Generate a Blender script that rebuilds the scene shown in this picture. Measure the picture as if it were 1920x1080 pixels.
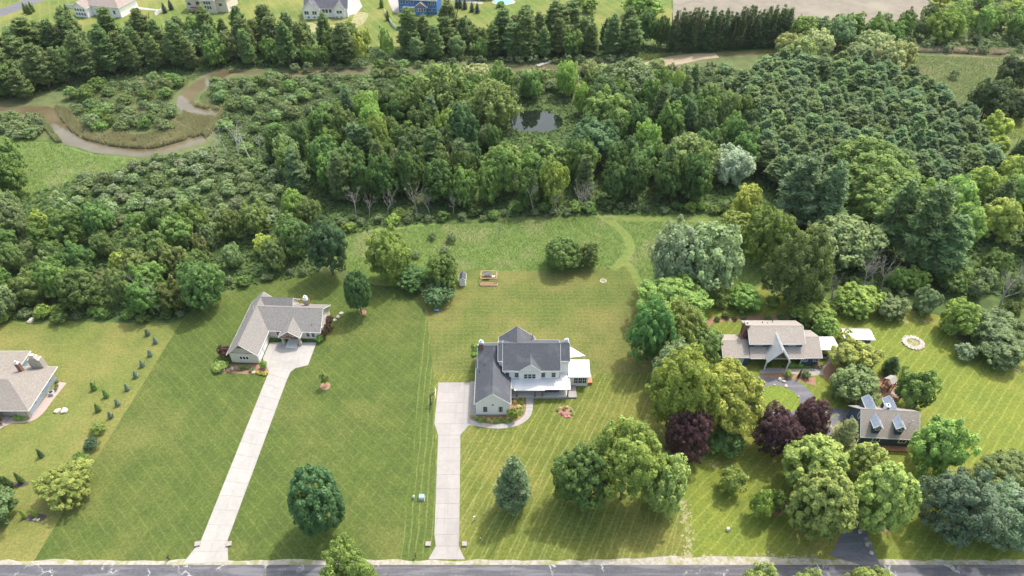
import bpy, bmesh, math, random
import numpy as np
from mathutils import Vector, Matrix, noise as mnoise
from mathutils.geometry import tessellate_polygon

for o in list(bpy.data.objects): bpy.data.objects.remove(o)
scene = bpy.context.scene
COL = scene.collection
R = math.radians
random.seed(11)
RNG = np.random.default_rng(7)

# ------------------------------------------------------------------ camera
CAM_H, PITCH, FPX = 115.0, R(42), 1280.0
cam_d = bpy.data.cameras.new('camera')
cam_d.sensor_width = 36.0
cam_d.lens = 36.0 * FPX / 1920.0
cam_d.clip_start = 1.0
cam_d.clip_end = 6000.0
cam = bpy.data.objects.new('camera', cam_d)
COL.objects.link(cam)
cam.location = (0, 0, CAM_H)
cam.rotation_euler = (R(90) - PITCH, 0, 0)
scene.camera = cam
scene.render.resolution_x, scene.render.resolution_y = 1024, 576

# ------------------------------------------------------------------ light
SUN_DIR = Vector((0.38, 0.45, 1.0)).normalized()      # towards the sun
SUN_EL = math.asin(SUN_DIR.z)
SUN_AZ = math.atan2(SUN_DIR.x, SUN_DIR.y)
world = bpy.data.worlds.new('World')
scene.world = world
world.use_nodes = True
wn = world.node_tree
wn.nodes.clear()
sky = wn.nodes.new('ShaderNodeTexSky')
sky.sky_type = 'NISHITA'
sky.sun_disc = False
sky.sun_elevation = SUN_EL
sky.sun_rotation = SUN_AZ
sky.air_density = 2.0
sky.dust_density = 5.0
sky.ozone_density = 0.7
bg = wn.nodes.new('ShaderNodeBackground')
bg.inputs['Strength'].default_value = 0.15
wo = wn.nodes.new('ShaderNodeOutputWorld')
wn.links.new(sky.outputs[0], bg.inputs['Color'])
wn.links.new(bg.outputs[0], wo.inputs['Surface'])
sun_d = bpy.data.lights.new('sun', 'SUN')
sun_d.energy = 2.0
sun_d.angle = R(2.0)
sun_d.color = (1.0, 0.98, 0.94)
sun = bpy.data.objects.new('sun', sun_d)
COL.objects.link(sun)
sun.rotation_euler = SUN_DIR.to_track_quat('Z', 'Y').to_euler()
sun.location = SUN_DIR * 900
vs = scene.view_settings
vs.view_transform = 'Standard'
vs.look = 'None'
vs.exposure = 1.12
vs.gamma = 1.0
vs.use_curve_mapping = False
scene.cycles.diffuse_bounces = 8
scene.cycles.max_bounces = 14

# ------------------------------------------------------------------ pixel helpers
SP, CP = math.sin(PITCH), math.cos(PITCH)
def ray(px, py):
    u = (px - 960) / FPX; v = (540 - py) / FPX
    return u, CP + v * SP, -SP + v * CP
def P(px, py, z=0.0):
    x, y, zz = ray(px, py); t = (z - CAM_H) / zz
    return (x * t, y * t)
def P3(px, py, z=0.0):
    a = P(px, py, z); return Vector((a[0], a[1], z))
def pxscale(X, Y, Z):
    return FPX / (Y * CP - (Z - CAM_H) * SP)

# ------------------------------------------------------------------ tagging
def tag(o, label=None, cat=None, group=None, kind=None):
    if label: o['label'] = label
    if cat: o['category'] = cat
    if group: o['group'] = group
    if kind: o['kind'] = kind
    return o
def empty(name, loc, rz=0.0, label=None, cat=None, group=None):
    o = bpy.data.objects.new(name, None)
    o.empty_display_size = 0.5
    COL.objects.link(o)
    o.location = loc; o.rotation_euler = (0, 0, rz)
    return tag(o, label, cat, group)
def link(name, me, parent=None, loc=(0, 0, 0)):
    o = bpy.data.objects.new(name, me)
    COL.objects.link(o)
    o.location = loc
    if parent: o.parent = parent
    return o

# ------------------------------------------------------------------ node helper
class NT:
    def __init__(s, name):
        s.mat = bpy.data.materials.new(name); s.mat.use_nodes = True
        s.t = s.mat.node_tree; s.t.nodes.clear()
        s.out = s.t.nodes.new('ShaderNodeOutputMaterial')
    def n(s, typ, **kw):
        nd = s.t.nodes.new(typ)
        for k, v in kw.items(): setattr(nd, k, v)
        return nd
    def set(s, sock, v):
        if isinstance(v, bpy.types.NodeSocket): s.t.links.new(v, sock)
        elif v is not None: sock.default_value = v
    def m(s, op, a, b=None, c=None, clamp=False):
        nd = s.n('ShaderNodeMath', operation=op); nd.use_clamp = clamp
        s.set(nd.inputs[0], a)
        if b is not None: s.set(nd.inputs[1], b)
        if c is not None: s.set(nd.inputs[2], c)
        return nd.outputs[0]
    def pos(s):
        g = s.n('ShaderNodeNewGeometry'); return g.outputs['Position']
    def objc(s):
        return s.n('ShaderNodeTexCoord').outputs['Object']
    def xyz(s, v):
        nd = s.n('ShaderNodeSeparateXYZ'); s.set(nd.inputs[0], v); return nd.outputs
    def noise(s, v, scale, detail=3.0, rough=0.55, col=False):
        nd = s.n('ShaderNodeTexNoise'); s.set(nd.inputs['Vector'], v)
        nd.inputs['Scale'].default_value = scale; nd.inputs['Detail'].default_value = detail
        nd.inputs['Roughness'].default_value = rough
        return nd.outputs['Color' if col else 'Fac']
    def ramp(s, f, lo, hi, a=0.0, b=1.0, smooth=True):
        nd = s.n('ShaderNodeMapRange'); nd.clamp = True
        if smooth: nd.interpolation_type = 'SMOOTHSTEP'
        s.set(nd.inputs[0], f)
        for i, v in zip((1, 2, 3, 4), (lo, hi, a, b)): s.set(nd.inputs[i], v)
        return nd.outputs[0]
    def mix(s, f, a, b, blend='MIX'):
        nd = s.n('ShaderNodeMix', data_type='RGBA', blend_type=blend)
        s.set(nd.inputs[0], f)
        for i, c in ((6, a), (7, b)):
            if isinstance(c, (tuple, list)): c = (*c[:3], 1.0)
            s.set(nd.inputs[i], c)
        return nd.outputs[2]
    def bump(s, h, strength=0.5, dist=0.05):
        nd = s.n('ShaderNodeBump'); nd.inputs['Strength'].default_value = strength
        nd.inputs['Distance'].default_value = dist
        s.set(nd.inputs['Height'], h); return nd.outputs[0]
    def bsdf(s, col, rough=0.8, normal=None, spec=0.3, metal=0.0):
        nd = s.n('ShaderNodeBsdfPrincipled')
        if isinstance(col, (tuple, list)): col = (*col[:3], 1.0)
        s.set(nd.inputs['Base Color'], col); s.set(nd.inputs['Roughness'], rough)
        nd.inputs['Specular IOR Level'].default_value = spec
        nd.inputs['Metallic'].default_value = metal
        if normal is not None: s.set(nd.inputs['Normal'], normal)
        s.t.links.new(nd.outputs[0], s.out.inputs['Surface'])
        return nd

def stripe(t, x, y, ang, period, width, wob=None):
    """mower line: 1 on a thin line, repeated every period metres"""
    a = R(ang)
    u = t.m('ADD', t.m('MULTIPLY', x, math.cos(a)), t.m('MULTIPLY', y, math.sin(a)))
    if wob is not None: u = t.m('ADD', u, wob)
    fr = t.m('FRACT', t.m('DIVIDE', u, period))
    d = t.m('MULTIPLY', t.m('ABSOLUTE', t.m('SUBTRACT', fr, 0.5)), period)
    return t.ramp(d, 0.0, width, 1.0, 0.0), fr

def mat_lawn(name, base, dark, dry, lines, dry_lo=0.5, dry_hi=0.75, seed=0.0, band=0.12, line_col=None, line_amt=0.5):
    t = NT(name); p = t.pos()
    off = t.n('ShaderNodeVectorMath', operation='ADD'); t.set(off.inputs[0], p); off.inputs[1].default_value = (seed, seed * .7, 0)
    v = off.outputs[0]
    q = t.xyz(p); x, y = q[0], q[1]
    big = t.noise(v, 0.035, 4, 0.6)
    mid = t.noise(v, 0.22, 4, 0.65)
    fine = t.noise(v, 1.9, 3, 0.7)
    vfine = t.noise(v, 6.0, 2, 0.7)
    c = t.mix(t.ramp(mid, 0.3, 0.7), dark, base)
    wob = t.m('MULTIPLY', t.m('SUBTRACT', t.noise(v, 0.12, 2), 0.5), 1.1)
    tot = None
    for (ang, per, wid, amt) in lines:
        ln, fr = stripe(t, x, y, ang, per, wid, wob)
        # clippings lie unevenly along a line
        br = t.ramp(t.noise(v, 0.35 + per * .05, 3, 0.7), 0.3, 0.68, 0.35, 1.0)
        l1 = t.m('MULTIPLY', t.m('MULTIPLY', ln, br), amt)
        tot = l1 if tot is None else t.m('MAXIMUM', tot, l1)
        if band:
            a = R(ang)
            u = t.m('ADD', t.m('ADD', t.m('MULTIPLY', x, math.cos(a)), t.m('MULTIPLY', y, math.sin(a))), wob)
            w = t.m('SINE', t.m('MULTIPLY', u, math.pi / per))
            c = t.mix(t.m('MULTIPLY', t.ramp(w, -0.25, 0.25), band * amt), c, dark)
    c = t.mix(t.ramp(t.m('ADD', t.m('MULTIPLY', big, .8), t.m('MULTIPLY', t.noise(v, .11, 3, .6), .2)), dry_lo, dry_hi, 0.0, 0.9), c, dry)
    if tot is not None:
        c = t.mix(t.m('MULTIPLY', tot, line_amt), c, line_col or dry)
    hv = t.m('MULTIPLY', t.m('ADD', t.ramp(fine, 0.25, 0.75, 0.72, 1.22), t.ramp(vfine, 0.25, 0.75, -0.16, 0.16)), 1.0)
    mm = t.n('ShaderNodeVectorMath', operation='SCALE'); t.set(mm.inputs[0], c); t.set(mm.inputs['Scale'], hv)
    t.bsdf(mm.outputs[0], 0.9, t.bump(t.m('ADD', fine, vfine), 0.35, 0.06), 0.15)
    return t.mat

def mat_mottle(name, a, b, scale=1.0, rough=0.85, c=None, cs=0.1, bump=0.3, lo=0.35, hi=0.65, spec=0.25, obj=False):
    t = NT(name); v = t.objc() if obj else t.pos()
    n1 = t.noise(v, scale, 5, 0.65)
    col = t.mix(t.ramp(n1, lo, hi), a, b)
    if c is not None: col = t.mix(t.ramp(t.noise(v, cs, 3), 0.5, 0.68), col, c)
    t.bsdf(col, rough, t.bump(n1, bump, 0.05) if bump else None, spec)
    return t.mat

M = {}
M['ground'] = mat_mottle('woodland_floor', (.045, .075, .022), (.09, .13, .035), 0.25, 0.95, (.10, .11, .045), 0.05)
M['lawn_c'] = mat_lawn('lawn_west', (0.1232, 0.1530, 0.0361), (0.0946, 0.1244, 0.0304), (0.1815, 0.1683, 0.0522), [(92, 1.7, .3, .35)], .38, .60, 3, .2, line_amt=.3)
M['lawn_b'] = mat_lawn('lawn_cross_mown', (0.0750, 0.1066, 0.0219), (0.0557, 0.0830, 0.0188), (0.1271, 0.1324, 0.0376), [(46, 1.75, .26, 1.0), (-27, 2.0, .24, .8)], .46, .72, 31, .2, (.15, .17, .055), .34)  # darker green than the other lawns: thin cloud shade put into the colour
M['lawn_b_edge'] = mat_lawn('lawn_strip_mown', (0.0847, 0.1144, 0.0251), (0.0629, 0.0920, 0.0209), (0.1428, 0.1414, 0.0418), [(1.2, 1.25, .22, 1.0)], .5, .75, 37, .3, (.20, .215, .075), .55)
M['lawn_a'] = mat_lawn('lawn_diagonal_mown', (0.1210, 0.1408, 0.0266), (0.0902, 0.1142, 0.0228), (0.1892, 0.1683, 0.0456), [(-27.2, 1.75, .26, 1.0), (-20, 2.6, .24, .7)], .46, .70, 11, .22, (.27, .27, .105), .52)
M['lawn_a_back'] = mat_lawn('lawn_grid_mown', (0.0944, 0.1212, 0.0272), (0.0726, 0.0987, 0.0230), (0.1694, 0.1481, 0.0502), [(90, 1.25, .3, .8), (3, 1.6, .28, .55), (-52, 2.2, .22, .35)], .40, .66, 21, .16, (.19, .195, .065), .35)
M['lawn_d'] = mat_lawn('lawn_east', (0.1485, 0.1754, 0.0285), (0.1100, 0.1448, 0.0247), (0.2255, 0.1999, 0.0522), [(-46, 1.7, .3, .6)], .48, .72, 47, .22, (.33, .34, .09), .5)
M['lawn_island'] = mat_lawn('lawn_island', (.150, .195, .030), (.115, .165, .026), (.26, .25, .08), [(-40, 1.3, .25, .5)], .55, .75, 52, .2)
M['lawn_far'] = mat_lawn('lawn_far', (.120, .160, .036), (.090, .130, .030), (.190, .185, .055), [(28, 4.0, .8, .6)], .42, .66, 71, .4, (.25, .25, .075), .5)
M['meadow'] = mat_mottle('meadow_soil', (.085, .135, .032), (.13, .18, .05), 0.5, 0.95, (.16, .18, .07), 0.09)
M['marsh'] = mat_mottle('marsh_soil', (.075, .100, .035), (.11, .13, .05), 0.3, 0.95, (.15, .14, .075), 0.05)
M['path_grass'] = mat_mottle('mown_path_grass', (.095, .135, .028), (.15, .175, .045), 0.8, 0.95)
M['bare'] = mat_mottle('bare_soil', (.29, .26, .16), (.20, .20, .085), 0.9, 0.95, (.15, .17, .05), 0.6)
M['tilled'] = mat_mottle('tilled_field', (.20, .175, .14), (.165, .145, .115), 0.25, 0.95, (.22, .20, .155), 0.03)
M['gravel'] = mat_mottle('gravel_shoulder', (.36, .33, .28), (.25, .23, .18), 1.4, 0.95, (.22, .22, .10), 0.35, 0.6)
M['mulch'] = mat_mottle('red_mulch', (.21, .115, .075), (.29, .175, .115), 3.0, 0.95)
M['mulch_dark'] = mat_mottle('dark_mulch', (.045, .040, .038), (.085, .072, .066), 3.0, 0.95)
M['pink_gravel'] = mat_mottle('pink_gravel', (.40, .31, .28), (.31, .24, .22), 3.0, 0.95)
def mat_concrete(name, a, b, stain):
    t = NT(name); p = t.pos()
    col = t.mix(t.ramp(t.noise(p, .9, 5, .65), .3, .7), a, b)
    col = t.mix(t.ramp(t.noise(p, .16, 4, .6), .48, .7, 0, .55), col, stain)
    sc = t.n('ShaderNodeVectorMath', operation='MULTIPLY'); t.set(sc.inputs[0], p); sc.inputs[1].default_value = (1.3, .07, 1)
    col = t.mix(t.ramp(t.noise(sc.outputs[0], 1.0, 3, .6), .52, .7, 0, .45), col, stain)
    oi = t.n('ShaderNodeObjectInfo'); col = t.mix(t.m('MULTIPLY', oi.outputs['Random'], .3), col, stain)
    t.bsdf(col, .85, t.bump(t.noise(p, 3, 3), .1, .02), .25); return t.mat
M['concrete'] = mat_concrete('pale_concrete', (.345, .328, .305), (.300, .286, .268), (.25, .238, .222))
M['concrete_warm'] = mat_concrete('warm_concrete', (.320, .298, .280), (.280, .262, .247), (.23, .217, .205))
M['paver'] = mat_mottle('grey_paver', (.33, .295, .265), (.25, .225, .205), 2.2, 0.85)
M['white'] = mat_mottle('white_siding', (.80, .775, .775), (.84, .815, .815), 0.8, 0.55, bump=0.0)
M['cream'] = mat_mottle('cream_siding', (.64, .57, .485), (.58, .525, .45), 0.8, 0.6, bump=0.05)
M['stone'] = mat_mottle('stone_veneer', (.44, .40, .34), (.30, .27, .23), 3.0, 0.85)
M['trim'] = mat_mottle('white_trim', (.70, .70, .70), (.66, .66, .66), 2.0, 0.5, bump=0)
M['shingle_dark'] = mat_mottle('charcoal_shingle', (.062, .066, .078), (.094, .100, .115), 5.0, 0.85, (.105, .11, .125), 0.35, .3)
M['shingle_grey'] = mat_mottle('weathered_grey_shingle', (.150, .142, .135), (.24, .228, .215), 4.0, 0.85, (.21, .19, .175), 0.5, .3)
M['shingle_tan'] = mat_mottle('tan_shingle', (.245, .213, .186), (.352, .308, .27), 4.0, 0.85, (.29, .256, .224), 0.4, .3)
M['shingle_brown'] = mat_mottle('grey_brown_shingle', (.175, .155, .138), (.255, .23, .205), 4.0, 0.85, (.20, .18, .16), 0.4, .3)
M['shingle_far'] = mat_mottle('brown_shingle', (.23, .185, .165), (.29, .24, .215), 1.5, 0.85)
M['shingle_slate'] = mat_mottle('slate_shingle', (.085, .085, .10), (.13, .13, .15), 1.5, 0.85)
M['metal_white'] = mat_mottle('white_metal_roof', (.56, .56, .57), (.52, .52, .54), 0.5, 0.4, bump=0, spec=.5)
M['metal_grey'] = mat_mottle('grey_metal_roof', (.33, .34, .35), (.38, .39, .40), 0.6, 0.45, bump=0, spec=.4)
M['metal_blue'] = mat_mottle('blue_grey_metal_roof', (.22, .26, .32), (.27, .31, .37), 0.6, 0.4, bump=0, spec=.5)
M['blue'] = mat_mottle('slate_blue_siding', (.045, .068, .105), (.060, .085, .125), 1.2, 0.65, bump=.1)
M['blue_far'] = mat_mottle('bright_blue_siding', (.05, .14, .36), (.07, .17, .42), 0.8, 0.65, bump=0)
M['pale_blue'] = mat_mottle('pale_blue_siding', (.37, .44, .52), (.42, .48, .56), 0.8, 0.65, bump=0)
M['brick'] = None
M['wood'] = mat_mottle('brown_timber', (.14, .075, .045), (.20, .11, .07), 2.5, 0.8)
M['wood_red'] = mat_mottle('cedar_deck', (.36, .16, .085), (.43, .21, .12), 2.0, 0.8)
M['wood_grey'] = mat_mottle('grey_deck_boards', (.44, .44, .43), (.52, .52, .51), 2.0, 0.75, bump=.1)
M['raw_wood'] = mat_mottle('raw_lumber', (.50, .36, .23), (.42, .29, .18), 3.0, 0.85)
M['black'] = mat_mottle('black_plastic', (.018, .018, .02), (.03, .03, .033), 2.0, 0.5, bump=0)
M['steel'] = mat_mottle('galvanised_steel', (.40, .42, .44), (.48, .50, .52), 2.0, 0.4, bump=0)
M['box_green'] = mat_mottle('utility_green', (.20, .29, .27), (.25, .34, .31), 2.0, 0.6, bump=0)
M['rock'] = mat_mottle('pale_rock', (.50, .44, .38), (.32, .28, .24), 2.5, 0.9, bump=.5)
M['rock_grey'] = mat_mottle('grey_rock', (.36, .34, .32), (.25, .23, .22), 2.5, 0.9, bump=.5)
M['tarp_blue'] = mat_mottle('blue_tarp', (.10, .30, .55), (.14, .36, .62), 2.0, 0.5, bump=.2)
M['red'] = mat_mottle('red_paint', (.35, .04, .03), (.42, .06, .05), 2.0, 0.6, bump=0)
M['pool'] = mat_mottle('pool_water', (.10, .50, .68), (.16, .58, .74), .8, 0.1, bump=0, spec=.5)
M['bark'] = mat_mottle('bark', (.095, .072, .055), (.16, .13, .10), 2.0, 0.95, bump=.6)
M['bark_pale'] = mat_mottle('pale_bark', (.42, .39, .34), (.29, .26, .22), 1.5, 0.9, bump=.4)
M['bark_white'] = mat_mottle('white_bark', (.62, .60, .56), (.42, .40, .36), 1.5, 0.9, bump=.2)
M['bark_dead'] = mat_mottle('weathered_dead_wood', (.36, .33, .30), (.24, .215, .19), 1.5, 0.9, bump=.4)

def _brick():
    t = NT('red_brown_brick')
    b = t.n('ShaderNodeTexBrick'); t.set(b.inputs['Vector'], t.objc())
    b.inputs['Scale'].default_value = 4.0
    b.inputs['Color1'].default_value = (.22, .095, .06, 1); b.inputs['Color2'].default_value = (.16, .075, .055, 1)
    b.inputs['Mortar'].default_value = (.32, .27, .23, 1)
    t.bsdf(b.outputs['Color'], .9)
    return t.mat
M['brick'] = _brick()

def _glass():
    t = NT('window_glass')
    n = t.noise(t.objc(), 1.4, 2)
    t.bsdf(t.mix(n, (.012, .014, .018), (.04, .045, .055)), 0.12, None, 0.6)
    return t.mat
M['glass'] = _glass()

def _asphalt(name, a, b, cracks=True):
    t = NT(name); p = t.pos(); q = t.xyz(p)
    c = t.mix(t.ramp(t.noise(p, 1.6, 4, .7), .3, .7), a, b)
    sc = t.n('ShaderNodeVectorMath', operation='MULTIPLY'); t.set(sc.inputs[0], p); sc.inputs[1].default_value = (.10, .9, 1)
    c = t.mix(t.ramp(t.noise(sc.outputs[0], 1.0, 4, .6), .46, .64, 0, .8), c, (.155, .150, .160))
    if cracks:
        # pale worn cracks: some running along the road, some across it
        wv = t.n('ShaderNodeVectorMath', operation='ADD'); t.set(wv.inputs[0], p)
        nz = t.n('ShaderNodeVectorMath', operation='SCALE'); t.set(nz.inputs[0], t.noise(p, .45, 4, .6, col=True)); nz.inputs['Scale'].default_value = 3.2
        t.set(wv.inputs[1], nz.outputs[0])
        vo = t.n('ShaderNodeTexVoronoi', feature='DISTANCE_TO_EDGE'); t.set(vo.inputs['Vector'], wv.outputs[0]); vo.inputs['Scale'].default_value = .115
        ln = t.ramp(vo.outputs['Distance'], .0, .022, 1, 0)
        br = t.ramp(t.noise(p, .33, 3), .46, .60)
        c = t.mix(t.m('MULTIPLY', ln, br), c, (.34, .33, .32))
        c = t.mix(t.ramp(t.noise(sc.outputs[0], 2.6, 5, .75), .66, .74, 0, .55), c, (.44, .43, .42))
    t.bsdf(c, .85, t.bump(t.noise(p, 8, 2), .2, .02), .25)
    return t.mat
M['road'] = _asphalt('worn_asphalt', (.070, .070, .082), (.098, .097, .108))
M['asphalt'] = _asphalt('sealed_asphalt', (.095, .097, .112), (.125, .127, .142), False)

def _water(name, a, b, c=None, rough=0.08):
    t = NT(name); p = t.pos()
    col = t.mix(t.ramp(t.noise(p, .07, 3), .35, .65), a, b)
    if c: col = t.mix(t.ramp(t.noise(p, .16, 3), .52, .62), col, c)
    t.bsdf(col, rough, t.bump(t.noise(p, .9, 2), .03, .02), .5)
    return t.mat
M['creek'] = _water('muddy_creek_water', (.095, .076, .040), (.135, .112, .070), None, .06)
M['mud'] = _water('mud_flat_water', (.25, .195, .12), (.31, .25, .165), None, .45)
M['pond'] = _water('dark_pond_water', (.006, .010, .007), (.010, .014, .009), None, .03)

def _leaf():
    t = NT('leaves')
    oi = t.n('ShaderNodeObjectInfo')
    at = t.n('ShaderNodeAttribute'); at.attribute_name = 'tint'
    hs = t.n('ShaderNodeHueSaturation')
    t.set(hs.inputs['Color'], oi.outputs['Color'])
    t.set(hs.inputs['Hue'], t.m('ADD', t.m('MULTIPLY', t.m('SUBTRACT', oi.outputs['Random'], .5), .025), t.m('ADD', t.m('MULTIPLY', t.m('SUBTRACT', at.outputs['Fac'], .5), -.035), .5)))
    hs.inputs['Saturation'].default_value = 0.9
    t.set(hs.inputs['Value'], t.m('MULTIPLY', t.m('ADD', t.m('MULTIPLY', oi.outputs['Random'], .35), .82), t.m('ADD', t.m('MULTIPLY', at.outputs['Fac'], .85), .58)))
    d = t.n('ShaderNodeBsdfPrincipled'); t.set(d.inputs['Base Color'], hs.outputs[0]); d.inputs['Roughness'].default_value = .62
    d.inputs['Specular IOR Level'].default_value = .25
    tr = t.n('ShaderNodeBsdfTranslucent'); t.set(tr.inputs['Color'], t.mix(.35, hs.outputs[0], (.22, .27, .03)))
    mx = t.n('ShaderNodeMixShader'); mx.inputs[0].default_value = .45
    t.t.links.new(d.outputs[0], mx.inputs[1]); t.t.links.new(tr.outputs[0], mx.inputs[2])
    t.t.links.new(mx.outputs[0], t.out.inputs['Surface'])
    return t.mat
M['leaf'] = _leaf()

# ------------------------------------------------------------------ mesh builder
class MB:
    def __init__(s): s.v = []; s.f = []
    def add(s, vs_, fs):
        b = len(s.v); s.v += [tuple(v) for v in vs_]; s.f += [tuple(b + i for i in f) for f in fs]; return s
    def box(s, x0, x1, y0, y1, z0, z1):
        return s.add([(x0, y0, z0), (x1, y0, z0), (x1, y1, z0), (x0, y1, z0), (x0, y0, z1), (x1, y0, z1), (x1, y1, z1), (x0, y1, z1)],
                     [(0, 3, 2, 1), (4, 5, 6, 7), (0, 1, 5, 4), (1, 2, 6, 5), (2, 3, 7, 6), (3, 0, 4, 7)])
    def slab(s, pts, d):
        """closed prism: polygon pts swept by vector d"""
        d = Vector(d); n = len(pts); a = [Vector(p) for p in pts]; b = [p + d for p in a]
        fs = [tuple(range(n)), tuple(range(2 * n - 1, n - 1, -1))] + [(i, i + n, (i + 1) % n + n, (i + 1) % n) for i in range(n)]
        return s.add(a + b, fs)
    def poly(s, pts): return s.add(pts, [tuple(range(len(pts)))])
    def cyl(s, p0, p1, r0, r1=None, n=8, caps=True):
        r1 = r0 if r1 is None else r1
        p0, p1 = Vector(p0), Vector(p1); ax = (p1 - p0).normalized()
        u = ax.orthogonal().normalized(); w = ax.cross(u)
        vs_ = []
        for p, r in ((p0, r0), (p1, r1)):
            for i in range(n):
                a = 2 * math.pi * i / n; vs_.append(p + u * (r * math.cos(a)) + w * (r * math.sin(a)))
        fs = [(i, (i + 1) % n, (i + 1) % n + n, i + n) for i in range(n)]
        if caps: fs += [tuple(range(n - 1, -1, -1)), tuple(range(n, 2 * n))]
        return s.add(vs_, fs)
    def mesh(s, name, mat, fix=True):
        me = bpy.data.meshes.new(name); me.from_pydata(s.v, [], s.f)
        if fix:
            bm = bmesh.new(); bm.from_mesh(me); bmesh.ops.recalc_face_normals(bm, faces=bm.faces); bm.to_mesh(me); bm.free()
        me.materials.append(M[mat] if isinstance(mat, str) else mat)
        return me
    def build(s, name, mat, parent=None, loc=(0, 0, 0)):
        return link(name, s.mesh(name, mat), parent, loc)

def catmull(pts, n=6, closed=True):
    out = []; L = len(pts)
    rng = range(L) if closed else range(L - 1)
    for i in rng:
        if closed: p0, p1, p2, p3 = (pts[(i + k) % L] for k in (-1, 0, 1, 2))
        else: p0, p1, p2, p3 = pts[max(i - 1, 0)], pts[i], pts[i + 1], pts[min(i + 2, L - 1)]
        for k in range(n):
            t = k / n; t2 = t * t; t3 = t2 * t
            out.append(tuple(0.5 * (2 * b + (c - a) * t + (2 * a - 5 * b + 4 * c - d) * t2 + (3 * b - a - 3 * c + d) * t3) for a, b, c, d in zip(p0, p1, p2, p3)))
    if not closed: out.append(tuple(pts[-1]))
    return out
def densify(pts, step=2.0, jit=0.0):
    out = []; L = len(pts)
    for i in range(L):
        a, b = pts[i], pts[(i + 1) % L]; d = math.dist(a, b); k = max(1, int(d / step))
        for j in range(k):
            t = j / k
            out.append((a[0] + (b[0] - a[0]) * t + random.uniform(-jit, jit), a[1] + (b[1] - a[1]) * t + random.uniform(-jit, jit)))
    return out
def sheet(name, pts, z, mat, kind='structure', parent=None):
    me = bpy.data.meshes.new(name); tr = []
    for i, j, k in tessellate_polygon([[Vector((p[0], p[1], 0)) for p in pts]]):
        ar = (pts[j][0] - pts[i][0]) * (pts[k][1] - pts[i][1]) - (pts[k][0] - pts[i][0]) * (pts[j][1] - pts[i][1])
        if abs(ar) > 1e-6: tr.append((i, j, k) if ar > 0 else (i, k, j))
    me.from_pydata([(p[0], p[1], z) for p in pts], [], tr)
    me.materials.append(M[mat]); o = link(name, me, parent)
    if kind: o['kind'] = kind
    return o
def PX(lst): return [P(*q) for q in lst]
def ribbon(center, widths):
    """closed outline round a centre line, widths in metres"""
    n = len(center); Lp, Rp = [], []
    for i in range(n):
        a = Vector(center[max(i - 1, 0)]); b = Vector(center[min(i + 1, n - 1)])
        d = (b - a).normalized(); nrm = Vector((-d.y, d.x)); w = widths[i] if hasattr(widths, '__len__') else widths
        c = Vector(center[i]); Lp.append(tuple(c + nrm * w / 2)); Rp.append(tuple(c - nrm * w / 2))
    return Lp + Rp[::-1]
def strip(name, center, widths, z, mat, kind='structure'):
    pts = ribbon(center, widths); n = len(center); Lp, Rp = pts[:n], pts[n:][::-1]
    m = MB().add([(p[0], p[1], z) for p in Rp + Lp], [(i, i + 1, n + i + 1, n + i) for i in range(n - 1)])
    o = link(name, m.mesh(name, mat, False)); o['kind'] = kind; return o
def inside(p, poly):
    x, y = p; r = False; n = len(poly); j = n - 1
    for i in range(n):
        xi, yi = poly[i]; xj, yj = poly[j]
        if (yi > y) != (yj > y) and x < (xj - xi) * (y - yi) / (yj - yi) + xi: r = not r
        j = i
    return r

# ================================================================== GROUND, ROADS, WATER
g = MB().poly([(-2600, -600, 0), (2600, -600, 0), (2600, 4200, 0), (-2600, 4200, 0)]).build('ground', 'ground'); tag(g, kind='structure')

ROAD_Y0, ROAD_Y1 = 49.0, 55.9
sheet('road', [(-400, ROAD_Y0), (400, ROAD_Y0), (400, ROAD_Y1), (-400, ROAD_Y1)], .03, 'road')
sh = [(x, ROAD_Y1 - .3) for x in range(-400, 401, 4)] + [(x, 56.75 + random.uniform(-.25, .25) + (0.7 * math.exp(-((x - 35) / 14) ** 2))) for x in range(400, -401, -2)]
sheet('gravel_shoulder', sh, .02, 'gravel')
sheet('gravel_shoulder', [(x, ROAD_Y0 + .3) for x in range(-400, 401, 8)] + [(x, 47.9 + random.uniform(-.2, .2)) for x in range(400, -401, -2)], .02, 'gravel')

LOTLINE = [(338, 606), (262, 730), (160, 893), (62, 1054)]
lawn_c = PX([(-260, 620), (-100, 606), (0, 604), (150, 603), (250, 606)] + LOTLINE + [(-60, 1056), (-320, 1056)])
sheet('lawn', densify(lawn_c, 3, .05), .004, 'lawn_c')
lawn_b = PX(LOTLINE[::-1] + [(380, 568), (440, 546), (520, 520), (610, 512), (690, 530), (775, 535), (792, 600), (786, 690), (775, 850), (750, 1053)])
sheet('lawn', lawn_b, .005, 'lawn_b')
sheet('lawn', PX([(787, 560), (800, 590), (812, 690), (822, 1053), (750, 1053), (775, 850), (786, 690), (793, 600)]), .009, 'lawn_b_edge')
lawn_ab = PX([(775, 535), (850, 505), (960, 506), (1100, 507), (1180, 500), (1196, 520), (1206, 560), (1215, 640), (1235, 700), (805, 700), (800, 600), (787, 560)])
sheet('lawn', densify(lawn_ab, 2, .06), .007, 'lawn_a_back')
lawn_a = PX([(805, 700), (1235, 700), (1262, 860), (1280, 960), (1290, 1053), (815, 1053)])
sheet('lawn', lawn_a, .006, 'lawn_a')
lawn_d = PX([(1200, 560), (1240, 545), (1400, 500), (1440, 545), (1560, 590), (1640, 570), (1760, 590), (1800, 640), (1925, 680), (2150, 700), (2300, 1050), (1290, 1053), (1280, 960), (1262, 860), (1235, 700)])
sheet('lawn', densify(lawn_d, 3, .1), .005, 'lawn_d')

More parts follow.
